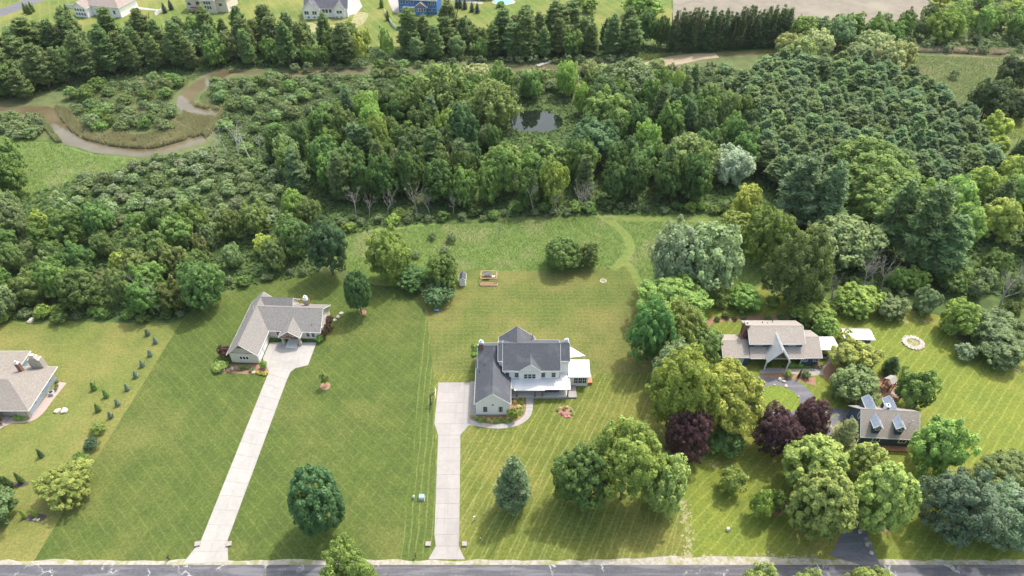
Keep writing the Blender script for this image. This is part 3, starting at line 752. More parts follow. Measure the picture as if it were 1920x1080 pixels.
chimney(B, 7.5, 7.4, 4.0, 5.9, 6.7, .9, .8, 'trim')
for x, y in ((10.4, .9), (11.3, 2.2), (-5.3, -.5), (-5.4, 2.8)): B.part('roof_vent', MB().cyl((x, y, 3.3), (x, y, 3.4 + (.9 if x > 0 else .9)), .06), 'black')
m = MB()
for x in (4.6, 5.9, 7.2): m.box(x - .05, x + .05, 9.8, 9.9, 0, 3.6)
m.box(4.5, 7.3, 9.8, 9.9, 3.5, 3.65)
B.part('pergola', m, 'raw_wood')

# ---- tan-roofed house at the frame edge
Cx, Cy = -100.0, 88.0
C_ = House('tan_roof_house', (Cx, Cy), 0, 'pale blue house with wide tan hip roof and pink gravel border')
C_.hip(-16, 0, 0, 10.2, 2.7, 5.6, 'pale_blue', 'shingle_brown', .9)
C_.hip(-16, -8.0, 4.0, 15.0, 2.75, 6.6, 'pale_blue', 'shingle_brown', .7)
C_.gable(-13.5, -6.2, -3.5, 4, 2.7, 4.9, 'y', 'stone', 'shingle_brown', .5, .5)
C_.box('porch_pier', 'stone', -2.2, -.02, -.75, -.02, 0, 2.6)
C_.box('wall', 'stone', -6.1, -2.2, -.12, -.01, 0, 1.2)
for x in (-4.9, -3.9): C_.window(x, -.01, 1.75, .8, 1.0, 'f')
for y in (2.3, 5.3, 8.3): C_.window(0, y, 1.7, .75, 1.0, 'r')
C_.part('step', MB().box(-6.5, -4.6, -2.6, -.3, 0, .16), 'concrete')
for q in ((-5.6, -1.4), (-5.0, -2.4)): C_.box('porch_post', 'wood', q[0] - .14, q[0] + .14, q[1] - .14, q[1] + .14, 0, 2.6)
chimney(C_, -5.2, 9.0, 3.5, 6.1, 6.4, .8, .7, 'steel')
C_.part('chimney', MB().box(-4.0, -1.4, 10.3, 11.6, 0, 5.6).slab([(-3.6, 10.35, 5.6), (-1.8, 10.35, 5.6), (-2.1, 10.35, 6.3), (-3.3, 10.35, 6.3)], (0, 1.1, 0)), 'stone')
C_.part('chimney_cap', MB().box(-3.1, -2.3, 10.6, 11.2, 6.3, 6.8), 'steel')
sheet('concrete_apron', [(Cx - 16, Cy - 9), (Cx - 7.4, Cy - 6.5), (Cx - 4.4, Cy - 2.8), (Cx - 4.6, Cy - .4), (Cx - 16, Cy - .4)], .024, 'concrete')
ac = empty('air_conditioner', (Cx + 1.4, Cy + 5.6, 0), 0, 'grey air conditioner unit on pink gravel beside pale blue wall', 'air conditioner')
MB().box(-.45, .45, -.45, .45, 0, .85).build('case', 'steel', ac)
MB().cyl((0, 0, .85), (0, 0, .9), .38, .38, 14).build('fan_grille', 'black', ac)

# ---- blue house with A-frame entry
Dx, Dy = 58.0, 103.5
D = House('a_frame_house', (Dx, Dy), 0, 'slate blue house with tan roofs and a steep A-frame entry canopy')
D.gable(-11.2, -5.4, -1.6, 4.7, 2.95, 4.55, 'x', 'blue', 'shingle_tan', .35, .3)
D.gable(-5.5, 6.1, 0, 6.5, 5.65, 7.5, 'x', 'blue', 'shingle_tan', .4, .35)
D.gable(6.1, 10.1, -1.7, 6.1, 2.95, 5.05, 'x', 'blue', 'shingle_tan', .35, .3)
D.shed([(-5.5, .02, 4.35), (6.5, .02, 4.35), (6.5, -2.2, 2.95), (-5.5, -2.2, 2.95)], 'shingle_tan', .16)
D.box('trim', 'trim', -5.5, 6.5, -2.26, -2.2, 2.72, 2.93)
for x in (-3.6, 3.9): D.window(x, 0, 5.0, 1.5, .55, 'f', 3, 1)
# A-frame: two steep slopes, ridge running back into the main roof
for sg in (-1, 1):
    cx = .35
    D.part('a_frame_slope', MB().slab([(cx, -3.5, 7.0), (cx + sg * 2.6, -3.35, 3.1), (cx + sg * 2.6, -1.2, 3.1), (cx + sg * 1.35, .1, 5.0), (cx, 2.6, 7.0)], (0, 0, -.18)), 'metal_grey')
    D.part('trim', MB().slab([(cx, -3.56, 7.04), (cx + sg * 2.72, -3.41, 2.96), (cx + sg * 2.4, -3.41, 2.9), (cx, -3.56, 6.5)], (0, -.08, 0)), 'trim')
    D.part('trim', MB().slab([(cx + sg * .02, -3.5, 7.03), (cx + sg * .22, -3.5, 6.73), (cx + sg * .22, 2.4, 6.73), (cx + sg * .02, 2.4, 7.03)], (0, 0, .04)), 'trim')
    D.part('entry_post', MB().box(cx + sg * 2.45 - .13, cx + sg * 2.45 + .13, -3.2, -2.94, 0, 3.0), 'trim')
D.part('wall', MB().slab([(cx - 2.0, -.9, 3.0), (cx + 2.0, -.9, 3.0), (cx, -.9, 5.9)], (0, .1, 0)), 'blue')
D.door(.35, -.02, .1, 1.8, 2.2, 'f', 'wood')
for x in (-3.6, 3.9): D.window(x, -.01, 1.7, 1.8, 1.2, 'f', 3, 1)
for x in (7.0, 9.3): D.window(x, -1.7, 2.0, .85, .95, 'f', 2, 1)
for x in (6.15, 10.05): D.box('trim', 'trim', x - .08, x + .08, -1.76, -1.7, 0, 2.7)
D.door(-8.6, -1.6, .05, 4.0, 2.2, 'f', 'pale_blue', (4, 4), 'garage_door', False)
D.part('chimney', MB().box(-6.75, -5.52, 2.4, 4.2, 0, 4.5).box(-6.45, -5.52, 2.7, 3.9, 4.5, 8.3), 'brick')
D.part('chimney_cap', MB().box(-6.55, -5.42, 2.6, 4.0, 8.3, 8.45).cyl((-6.0, 3.3, 8.45), (-6.0, 3.3, 8.8), .18), 'concrete')
for x, y in ((-1.8, 5.2), (-.8, 4.9), (.6, 5.6)): D.part('roof_vent', MB().cyl((x, y, 5.9), (x, y, 7.0), .08), 'black')
# patio roof at the gable end
D.shed([(11.0, 4.4, 2.95), (15.0, 4.4, 2.95), (15.4, .6, 2.65), (11.0, .6, 2.65)], 'metal_white', .1, .6, 'patio_roof')
for q in ((11.1, .8), (15.1, .8), (14.8, 4.2), (11.1, 4.2)): D.box('patio_post', 'trim', q[0] - .07, q[0] + .07, q[1] - .07, q[1] + .07, 0, 2.7)
gr = empty('patio_grill', (Dx + 12.2, Dy + .4, .03), 0, 'dark covered grill under the white patio roof', 'grill')
MB().box(-.6, .6, -.3, .3, .15, .9).build('cabinet', 'steel', gr)
MB().slab([(-.55, -.3, .9), (-.55, .3, .9), (-.55, .22, 1.2), (-.55, -.1, 1.25)], (1.1, 0, 0)).build('hood', 'black', gr)
MB().box(.6, .95, -.25, .25, .82, .88).build('side_shelf', 'steel', gr)

# ---- blue dormered barn garage
E_ = House('dormer_garage', (69.05, 80.75), R(-3.8), 'slate blue garage with steep tan roof and blue metal dormers')
E_.gable(0, 10.6, 0, 6.9, 3.5, 6.95, 'x', 'blue', 'shingle_tan', .45, .35)
for xd in (2.35, 6.65):
    E_.gable(xd - .68, xd + .68, .1, 3.3, 5.85, 6.5, 'y', 'blue', 'metal_blue', .22, .2, z0=3.6, seams=.35)
    E_.window(xd, .1, 5.35, .62, .66, 'f', 1, 2)
for xd in (2.2, 6.3):
    E_.gable(xd - .8, xd + .8, 3.8, 6.9, 6.25, 7.1, 'y', 'blue', 'metal_blue', .22, .2, z0=4.0, seams=.35)
E_.part('cupola', MB().box(4.6, 5.4, 3.9, 4.7, 5.8, 7.6), 'trim'); E_.window(5.0, 3.9, 7.1, .42, .6, 'f', 1, 1)
E_.part('roof_vent', MB().cyl((5.0, 4.3, 7.6), (5.0, 4.3, 8.1), .2, .15, 10), 'steel')
E_.part('roof_vent', MB().cyl((9.0, 1.7, 5.1), (9.2, 1.7, 6.5), .08), 'steel')
E_.window(8.3, 0, 2.0, 1.2, .95, 'f', 2, 1, fw=.16)
E_.window(3.2, 0, 2.0, 1.2, .95, 'f', 2, 1, fw=.16)
for y in (2.0, 4.9): E_.window(0, y, 1.9, .9, 1.3, 'l', 1, 2)
E_.window(0, 3.45, 5.0, .8, 1.1, 'l', 1, 2)
E_.part('wood_deck', MB().box(4.2, 10.4, -1.2, -.02, .05, .3), 'wood_red')
E_.part('side_pad', MB().box(10.65, 12.2, .5, 5.0, .02, .2), 'concrete')

# ---- far houses along the top
def far_windows(h, xs, y, zs, w=1.1, hh=1.3, face='f', **k):
    for x in xs:
        for z in zs: h.window(x, y, z, w, hh, face, **k)
F1 = House('far_house', P(203, 22), R(-14), 'white house with broad brown hip roof beside the far street')
F1.hip(-11, 11, -5, 7, 4.6, 8.4, 'white', 'shingle_far', .6)
F1.gable(-10.2, -3.5, -8.5, 0, 4.2, 6.6, 'y', 'white', 'shingle_far', .4, .3)
far_windows(F1, (-9, -7.6, -6.2, -4.8), -8.5, (1.4, 3.2), .9, 1.0); far_windows(F1, (-1, 2, 5, 8), -5, (2.2,), 1.1, 1.5)
far_windows(F1, (-2.5, 1, 4.5), 11, (2.4,), 1.0, 1.4, 'r')
F2 = House('far_house', P(400, 14), R(-4), 'cream two-storey far house with grey hip roof and timber deck')
F2.hip(-9.5, 9.5, -5.5, 6, 6.0, 9.5, 'cream', 'shingle_grey', .6)
F2.hip(-2, 4.5, -7.2, 0, 5.8, 8.4, 'cream', 'shingle_grey', .4)
far_windows(F2, (.1, 1.25, 2.4), -7.2, (2.6, 4.6), .9, 1.3); far_windows(F2, (6.5, -8), -5.5, (3.4,), 1.6, 1.2)
F2.door(-4.0, -5.5, 2.2, 1.6, 2.2, 'f', 'black'); F2.box('deck', 'wood', -7.5, -2.1, -8.4, -5.5, 1.9, 2.1)
for x in (-7.3, -5.0, -2.3): F2.box('deck_post', 'wood', x - .1, x + .1, -8.35, -8.15, 0, 1.9)
F3 = House('far_house', P(617, 26), R(0), 'grey far house with steep dark slate roof and front gables')
F3.gable(-9.5, 9.5, -4, 7.5, 4.2, 9.6, 'x', 'white', 'shingle_slate', .5, .4)
F3.gable(-10, -2.8, -6.5, 4, 4.2, 7.6, 'y', 'white', 'shingle_slate', .4, .4)
F3.gable(3.9, 8.2, -5.2, 4, 4.2, 6.8, 'y', 'white', 'shingle_slate', .4, .4)
far_windows(F3, (-8.7, -7.7, -5.2, -4.2), -6.5, (2.8,), .85, 1.4); far_windows(F3, (5.4, 6.7), -5.2, (2.7,), 1.0, 1.2); far_windows(F3, (-1.2, .2, 1.8), -4, (2.8,), 1.1, 1.6)
far_windows(F3, (-7.6, -5, 5, 7), -6.52 if False else -6.5, (.9,), .9, .6)
chimney(F3, -.5, 2.6, 7, 10.2, 10.8, 1.0, .9, 'trim')
F4 = House('far_house', P(790, 18), R(-8), 'bright blue two-storey far house with white trim and red gable')
F4.gable(-9, 8.5, -5, 5, 6.4, 9.6, 'x', 'blue_far', 'shingle_grey', .5, .4)
F4.gable(-1.0, 4.2, -6.6, 2, 3.6, 5.6, 'y', 'blue_far', 'shingle_grey', .4, .3)
F4.part('gable_panel', MB().slab([(-.6, -6.72, 3.9), (3.8, -6.72, 3.9), (1.6, -6.72, 5.4)], (0, .05, 0)), 'wood_red')
far_windows(F4, (-.2, 1.0, 2.2, 3.4), -6.6, (2.3,), .8, 1.3); far_windows(F4, (-7.6, -5, -2.6, 5.4, 7.2), -5, (1.9, 4.9), 1.0, 1.3)
F4.door(-9, -1.5, .1, 2.6, 2.3, 'l', 'wood_red', (4, 4), 'garage_door', False); F4.door(-9, 2.0, .1, 2.6, 2.3, 'l', 'wood_red', (4, 4), 'garage_door', False)
F4.box('porch_roof', 'metal_white', -6.8, -1.2, -6.8, -5.0, 3.0, 3.15)
for x in (-6.6, -4.2, -1.5): F4.box('porch_post', 'trim', x - .1, x + .1, -6.7, -6.5, 0, 3.0)
F5 = House('far_house', P(896, -8), R(6), 'bright blue far house beside a swimming pool')
F5.gable(-8, 8, -5, 5, 5.6, 8.8, 'x', 'blue_far', 'shingle_grey', .5, .4)
far_windows(F5, (-6, -3, 1, 4, 6.5), -5, (1.9, 4.3), 1.1, 1.3); F5.box('porch_roof', 'metal_white', 0, 7.5, -7.2, -5.0, 2.9, 3.05)
for x in (.2, 3.8, 7.3): F5.box('porch_post', 'trim', x - .1, x + .1, -7.1, -6.9, 0, 2.9)
pl = empty('swimming_pool', (*P(944, 4), 0), 0, 'turquoise swimming pool with pale surround by the far blue house', 'pool')
MB().slab([(x * 5.6, y * 4.2, .03) for x, y in [(math.cos(a), math.sin(a)) for a in np.linspace(0, 6.283, 20, endpoint=False)]], (0, 0, .12)).build('surround', 'concrete', pl)
MB().slab([(x * 4.4, y * 3.2, .15) for x, y in [(math.cos(a), math.sin(a)) for a in np.linspace(0, 6.283, 20, endpoint=False)]], (0, 0, .02)).build('water', 'pool', pl)

# ================================================================== SMALL THINGS
def fence(pts, label, h=1.6, gap=2.4):
    a0 = pts[0]; e = empty('white_fence', (a0[0], a0[1], 0), 0, label, 'fence')
    for a, b in zip(pts, pts[1:]):
        a, b = Vector(a), Vector(b); n = max(1, round((b - a).length / gap)); d = (b - a).normalized(); nr = Vector((-d.y, d.x)) * .04
        for i in range(n):
            p, q = a.lerp(b, i / n) + d * .07 - Vector(a0), a.lerp(b, (i + 1) / n) - d * .07 - Vector(a0)
            MB().slab([(p + nr).to_3d() + Vector((0, 0, .1)), (q + nr).to_3d() + Vector((0, 0, .1)), (q - nr).to_3d() + Vector((0, 0, .1)), (p - nr).to_3d() + Vector((0, 0, .1))], (0, 0, h - .1)).build('fence_panel', 'trim', e)
            p = a.lerp(b, i / n) - Vector(a0)
            MB().box(p.x - .07, p.x + .07, p.y - .07, p.y + .07, 0, h + .12).build('post', 'trim', e)
fence(PX([(722, 25), (735, 48), (743, 56), (772, 51), (800, 47)]), 'white vinyl fence wrapping the yard of the bright blue house')
fence(PX([(765, 24), (778, 37)]), 'short white fence run beside the bright blue house deck')
fence(PX([(128, 15), (150, 15)]), 'short white fence beside the brown hip roof house')
fence(PX([(292, 30), (304, 22)]), 'short white fence standing alone on the far lawn')

sd = House('garden_shed', P(868, 531), 0, 'small white garden shed with dark roof at the lawn edge', 'shed')
sd.gable(-.75, .75, -1.1, 1.2, 2.0, 2.75, 'y', 'white', 'shingle_dark', .12, .12)
sd.door(.0, -1.1, .05, .8, 1.8, 'f', 'trim', (2, 2)); sd.part('gable_vent', MB().cyl((0, -1.15, 2.2), (0, -1.08, 2.2), .12, n=10), 'black')
cp_ = empty('chicken_run', (*P(917, 525), 0), 0, 'timber framed chicken run with small coop on the back lawn', 'coop')
W2, D2 = 2.0, 1.4
for x in (-W2, W2):
    for y in (-D2, D2): MB().box(x - .07, x + .07, y - .07, y + .07, 0, 1.7).build('post', 'raw_wood', cp_)
for y in (-D2, D2): MB().box(-W2, W2, y - .06, y + .06, 1.7, 1.84).build('rail', 'raw_wood', cp_); MB().box(-W2 + .07, W2 - .07, y - .05, y + .05, 0, .25).build('rail', 'raw_wood', cp_)
for x in (-W2, W2): MB().box(x - .06, x + .06, -D2 + .06, D2 - .06, 1.7, 1.83).build('rail', 'raw_wood', cp_)
ch = MB().box(-1.2, .3, .3, 1.3, .4, 1.3).build('coop', 'wood_red', cp_); MB().slab([(-1.3, .2, 1.3), (.4, .2, 1.3), (.4, 1.4, 1.6), (-1.3, 1.4, 1.6)], (0, 0, .08)).build('coop_roof', 'shingle_slate', ch)
MB().box(.7, 1.6, .5, 1.1, .02, .6).build('nest_box', 'steel', cp_)
gb = empty('raised_bed', (*P(917, 534), 0), 0, 'low timber planter bed in front of the chicken run', 'planter')
for y in (-.5, .5): MB().box(-2.1, 2.1, y - .05, y + .05, 0, .35).build('side_board', 'raw_wood', gb)
for x in (-2.1, 2.1): MB().box(x - .05, x + .05, -.45, .45, 0, .35).build('end_board', 'raw_wood', gb)
MB().box(-2.05, 2.05, -.45, .45, .0, .25).build('soil', 'mulch', gb)
for q in ((1083, 499), (1092, 499)):
    b_ = empty('bee_hive', (*P(*q), 0), .1, 'white box bee hive at the foot of the twin meadow trees', 'hive', 'pair of white hives')
    for k in range(3): MB().box(-.26, .26, -.3, .3, .12 + k * .32, .43 + k * .32).build('hive_box', 'trim', b_)
    MB().box(-.3, .3, -.34, .34, 1.08, 1.16).build('lid', 'trim', b_); MB().box(-.24, .24, -.28, .28, 0, .12).build('stand', 'wood', b_)

rock_meshes = []
for k in range(5):
    bm = bmesh.new(); bmesh.ops.create_icosphere(bm, subdivisions=2, radius=1)
    for v in bm.verts: v.co = v.co * (1 + .32 * mnoise.noise(v.co * 1.4 + Vector((k * 7, 0, 0)))); v.co.z *= .65
    me = bpy.data.meshes.new('rock'); bm.to_mesh(me); bm.free(); me.materials.append(M['rock']); rock_meshes.append(me)
def stone(loc, r, parent=None, name='stone', mat=None):
    o = link(name, random.choice(rock_meshes), parent, loc); o.scale = (r * random.uniform(.8, 1.25), r * random.uniform(.8, 1.2), r * random.uniform(.7, 1.1)); o.rotation_euler = (0, 0, random.uniform(0, 6.3)); return o
def ring(px, rx, ry, n, r, label, fill, rows=1):
    e = empty('fire_pit', (*P(*px), 0), 0, label, 'fire pit')
    for k in range(rows):
        for i in range(n):
            a = 2 * math.pi * (i + k * .5) / n; stone((math.cos(a) * (rx + k * r * 1.3), math.sin(a) * (ry + k * r * 1.3), r * .35), r, e)
    MB().slab([(rx * math.cos(a), ry * math.sin(a), 0.0) for a in np.linspace(0, 6.283, 18, endpoint=False)], (0, 0, .08)).build('ash_bed', fill, e)
ring((1131, 527), .75, .75, 11, .2, 'small stone fire pit ring on the striped back lawn', 'bare')
ring((1712, 643), 1.75, 1.55, 20, .36, 'wide ring of pale boulders round a bare fire pit', 'bare', 2)

def stones(pxs, r, label, cat='rock', name='rock', group=None):
    for q in pxs:
        o = stone((*P(*q), r * .3), r * random.uniform(.8, 1.25)); o.name = name; tag(o, label, cat, group)
stones([(108, 771), (121, 771)], .55, 'flat pale boulder lying alone in the lawn near the pale blue house', group='pair of lawn boulders')
stones([(436, 692), (418, 695), (475, 699)], .5, 'pale boulder in the planting bed at the ranch gable end', group='ranch bed boulders')
stones([(1462, 712), (1470, 716), (1512, 703)], .38, 'pale boulder in the mulch bed by the circular drive', group='drive bed boulders')
stones([(1399, 744), (1430, 732), (1452, 722), (1474, 724), (1497, 744)], .3, 'white edging stone on the rim of the round lawn island', group='island edging stones')
stones([(640, 588), (634, 595), (628, 601)], .45, 'pale stone in the short row beside the ranch patio', group='ranch patio stones')
stones([(58, 603), (61, 600)], .6, 'pale boulder at the woodland edge behind the west lawn', group='woodland edge boulders')
stones([(1633, 1037), (1625, 1021), (1612, 997)], .35, 'pale edging stone beside the asphalt drive mouth', group='drive mouth stones')

def transformer():
    e = empty('utility_cabinet', (*P(791, 935), 0), 0, 'pale green transformer cabinet on a pad in the lawn strip', 'utility box')
    MB().box(-.6, .6, -.6, .6, 0, .08).build('pad', 'concrete', e)
    MB().slab([(-.5, -.5, .08), (-.5, .5, .08), (-.5, .5, .85), (-.5, -.3, .85), (-.5, -.5, .6)], (1.0, 0, 0)).build('cabinet', 'box_green', e)
    MB().box(-.03, .03, -.53, -.5, .3, .45).build('latch', 'steel', e)
transformer()
pd = empty('utility_pedestal', (*P(776.5, 934), 0), 0, 'small white cable pedestal beside the transformer cabinet', 'utility box')
MB().box(-.14, .14, -.14, .14, 0, .7).build('post', 'trim', pd); MB().box(-.18, .18, -.18, .18, .7, .8).build('cap', 'box_green', pd)
pd = empty('utility_pedestal', (*P(1364, 994), 0), 0, 'white cable pedestal with stake on the east lawn', 'utility box')
MB().box(-.22, .22, -.2, .2, 0, .75).build('post', 'trim', pd); MB().cyl((.45, 0, 0), (.45, 0, 1.5), .04).build('marker_stake', 'steel', pd)
sg = empty('yard_sign', (*P(889.5, 976), 0), .3, 'narrow white yard sign beside the farmhouse driveway', 'sign')
MB().box(-.06, .06, -.06, .06, 0, .6).build('post', 'black', sg); MB().box(-.16, .16, -.08, .08, .5, 1.45).build('panel', 'trim', sg)
lt = empty('garden_light', (*P(901, 1013), 0), 0, 'small post light on the farmhouse front lawn', 'lamp')
MB().cyl((0, 0, 0), (0, 0, .8), .05).build('post', 'black', lt); MB().cyl((0, 0, .8), (0, 0, 1.0), .14, .06, 8).build('lamp_head', 'steel', lt)
def mailbox(px, lab):
    e = empty('mailbox', (*P(*px), 0), 0, lab, 'mailbox')
    MB().box(-.06, .06, -.06, .06, 0, 1.05).build('post', 'black', e)
    b = MB().box(-.13, .13, -.32, .32, 1.05, 1.2); prof = [(.13 * math.cos(a), .13 * math.sin(a)) for a in np.linspace(0, math.pi, 7)]
    b.slab([(x, -.32, 1.2 + z) for x, z in prof], (0, .64, 0)); b.build('box', 'black', e)
    MB().box(.14, .17, .05, .1, 1.2, 1.45).build('flag', 'red', e)
mailbox((318, 1050), 'black mailbox on a post by the slanting ranch driveway')
mailbox((780, 1046), 'black mailbox on a post by the straight farmhouse driveway')
def hoop():
    x, y = P(808, 757)
    e = empty('basketball_hoop', (x, y, 0), 0, 'basketball hoop on a black pole at the edge of the concrete court', 'basketball hoop')
    MB().box(-.3, .3, -.4, .4, 0, .12).build('base', 'black', e)
    MB().cyl((0, 0, .1), (0, 0, 2.9), .1).build('pole', 'black', e)
    MB().cyl((0, 0, 2.4), (1.2, .1, 3.3), .06).cyl((0, 0, 2.9), (1.2, .1, 3.7), .06).build('arm', 'black', e)
    MB().box(1.2, 1.26, -.8, 1.0, 2.95, 4.0).build('backboard', 'trim', e)
    r_ = MB()
    for i in range(12):
        a, b = 2 * math.pi * i / 12, 2 * math.pi * (i + 1) / 12
        r_.cyl((1.55 + .23 * math.cos(a), .1 + .23 * math.sin(a), 3.05), (1.55 + .23 * math.cos(b), .1 + .23 * math.sin(b), 3.05), .02, n=5)
    r_.build('rim', 'red', e)
hoop()
# porch chairs and planters
def chair_parts(e):
    MB().slab([(-.28, -.3, .42), (.28, -.3, .42), (.26, .25, .32), (-.26, .25, .32)], (0, 0, -.05)).build('seat', 'black', e)
    MB().slab([(-.28, .22, .32), (.28, .22, .32), (.3, .5, 1.15), (-.3, .5, 1.15)], (0, .05, 0)).build('backrest', 'black', e)
    for sx in (-1, 1):
        MB().box(sx * .32 - .06, sx * .32 + .06, -.38, .35, .58, .62).build('armrest', 'black', e)
        MB().box(sx * .32 - .04, sx * .32 + .04, -.34, -.26, 0, .58).build('leg', 'black', e)
        MB().box(sx * .32 - .04, sx * .32 + .04, .26, .34, 0, .58).build('leg', 'black', e)
c0 = None
for i, x in enumerate((7.0, 7.9, 8.7, 9.6)):
    e = empty('porch_chair', (x, 94.0, .5), 0, 'black slatted armchair in the row on the farmhouse porch', 'chair', 'porch armchairs')
    if c0 is None: chair_parts(e); c0 = e
    else:
        for chd in list(c0.children):
            k = chd.copy(); COL.objects.link(k); k.parent = e
def playset():
    e = empty('play_set', (*P(1662, 728), 0), .5, 'wooden climbing tower with canopy and slide in the mulch yard', 'play set')
    for x in (-.8, .8):
        for y in (-.8, .8): MB().box(x - .07, x + .07, y - .07, y + .07, 0, 2.9).build('post', 'wood', e)
    MB().box(-.9, .9, -.9, .9, 1.3, 1.42).build('platform', 'wood', e)
    for sg_ in (-1, 1): MB().slab([(-1.0, 0, 3.5), (1.0, 0, 3.5), (1.0, sg_ * 1.0, 2.8), (-1.0, sg_ * 1.0, 2.8)], (0, 0, .05)).build('canopy', 'concrete', e)
    MB().slab([(.9, -.3, 1.4), (.9, .3, 1.4), (2.9, .3, .15), (2.9, -.3, .15)], (0, 0, -.08)).build('slide', 'steel', e)
    MB().cyl((-.9, 0, 2.4), (-3.2, 0, 2.4), .07).build('swing_beam', 'wood', e)
    for y in (-.8, .8): MB().cyl((-3.2, 0, 2.4), (-3.4, y, 0), .06).build('swing_leg', 'wood', e)
    for y in (-.5, .5): MB().box(-.9, .9, y * 1.64 - .03, y * 1.64 + .03, 1.9, 2.0).build('rail', 'wood', e)
    for x in (-1.6, -2.4):
        s_ = MB().box(x - .25, x + .25, -.1, .1, .5, .55).build('swing_seat', 'black', e); MB().cyl((x - .2, 0, .52), (x - .2, 0, 2.4), .015, n=5).cyl((x + .2, 0, .52), (x + .2, 0, 2.4), .015, n=5).build('chain', 'steel', s_)
playset()
def picnic(px, rz, lab):
    e = empty('picnic_table', (*P(*px), 0), rz, lab, 'picnic table')
    for i in range(4): MB().box(-1.0, 1.0, -.42 + i * .21, -.42 + i * .21 + .19, .72, .77).build('top_plank', 'paver', e)
    for sy in (-1, 1): MB().box(-1.0, 1.0, sy * .75 - .14, sy * .75 + .14, .42, .47).build('bench_plank', 'wood', e)
    for x in (-.7, .7): MB().slab([(x, -.75, .38), (x, .75, .38), (x, .75, .46 - .04), (x, -.75, .42)], (.06, 0, 0)).slab([(x, -.55, 0), (x, -.45, 0), (x, .3, .72), (x, .2, .72)], (.06, 0, 0)).slab([(x, .55, 0), (x, .45, 0), (x, -.3, .72), (x, -.2, .72)], (.06, 0, 0)).build('leg', 'wood', e)
picnic((1678, 744), -.7, 'weathered picnic table in the mulch yard beside the play set')
cv = House('open_shelter', P(1601, 640), R(-2), 'open shelter with white corrugated roof and low blue wall', 'shelter')
cv.shed([(-3.2, 1.2, 2.55), (3.4, 1.2, 2.55), (3.6, -1.6, 2.2), (-3.4, -1.6, 2.2)], 'metal_white', .06, .3)
cv.shed([(-3.2, 1.2, 2.56), (-3.15, 2.0, 2.3), (3.35, 2.0, 2.3), (3.4, 1.2, 2.56)], 'paver', .06)
for q in ((-3, -1.2), (3, -1.2), (3, 1.6), (-3, 1.6)): cv.box('post', 'trim', q[0] - .08, q[0] + .08, q[1] - .08, q[1] + .08, 0, 2.3)
cv.box('wall', 'blue', -2.9, 2.9, -1.15, -1.05, 0, 1.8); cv.box('wall', 'blue', -2.9, 2.9, 1.5, 1.6, 0, 2.2)
tp = MB()
gx = [(x, y) for x in np.linspace(-.55, .55, 7) for y in np.linspace(-.35, .35, 5)]
tp.add([(x, y, .25 + .22 * mnoise.noise(Vector((x * 2, y * 2, 1))) - .12 * abs(x)) for x, y in gx], [(i * 5 + j, (i + 1) * 5 + j, (i + 1) * 5 + j + 1, i * 5 + j + 1) for i in range(6) for j in range(4)])
t_ = tp.build('tarpaulin', 'tarp_blue'); t_.location = (*P(819, 583), .12); tag(t_, 'crumpled blue tarpaulin on the grass by the round bush', 'tarp')
sm = t_.modifiers.new('thickness', 'SOLIDIFY'); sm.thickness = .03
# utility pole and wires
def pole():
    b = Vector((*P(1848, 980), 0))
    e = empty('utility_pole', b, 0, 'wooden utility pole with transformer can among the grey-green trees', 'utility pole')
    MB().cyl((0, 0, 0), (0, 0, 11.6), .17, .12, 10).build('pole', 'bark', e)
    MB().box(-1.1, 1.1, -.06, .06, 10.8, 10.95).build('crossarm', 'bark', e)
    MB().cyl((.35, -.25, 9.2), (.35, -.25, 10.2), .28, .28, 12).cyl((.35, -.25, 10.2), (.35, -.25, 10.32), .2, .1, 10).build('transformer_can', 'steel', e)
    for x in (-.9, 0, .9): MB().cyl((x, 0, 10.95), (x, 0, 11.25), .06, .04, 8).build('insulator', 'trim', e)
    for k, x in enumerate((-.9, .9)):
        w = MB(); p = Vector((x, 0, 11.2)); q = Vector((34 + x, -32, 10.5 - k * .4)); last = p
        for i in range(1, 15):
            t = i / 14; c = p.lerp(q, t) - Vector((0, 0, 1.6 * 4 * t * (1 - t) * .5)); w.cyl(last, c, .022, n=4, caps=False); last = c
        w.build('wire', 'steel', e)
pole()
# footbridge plank over the far creek
fbg = empty('footbridge', (*P(1020, 121), 0), R(40), 'pale plank footbridge across the muddy far creek', 'bridge')
for i in range(9): MB().box(-3.6 + i * .8, -2.85 + i * .8, -.8, .8, .45, .55).build('plank', 'concrete', fbg)
for y in (-.7, .7): MB().box(-3.6, 3.6, y - .08, y + .08, .1, .45).build('beam', 'raw_wood', fbg)

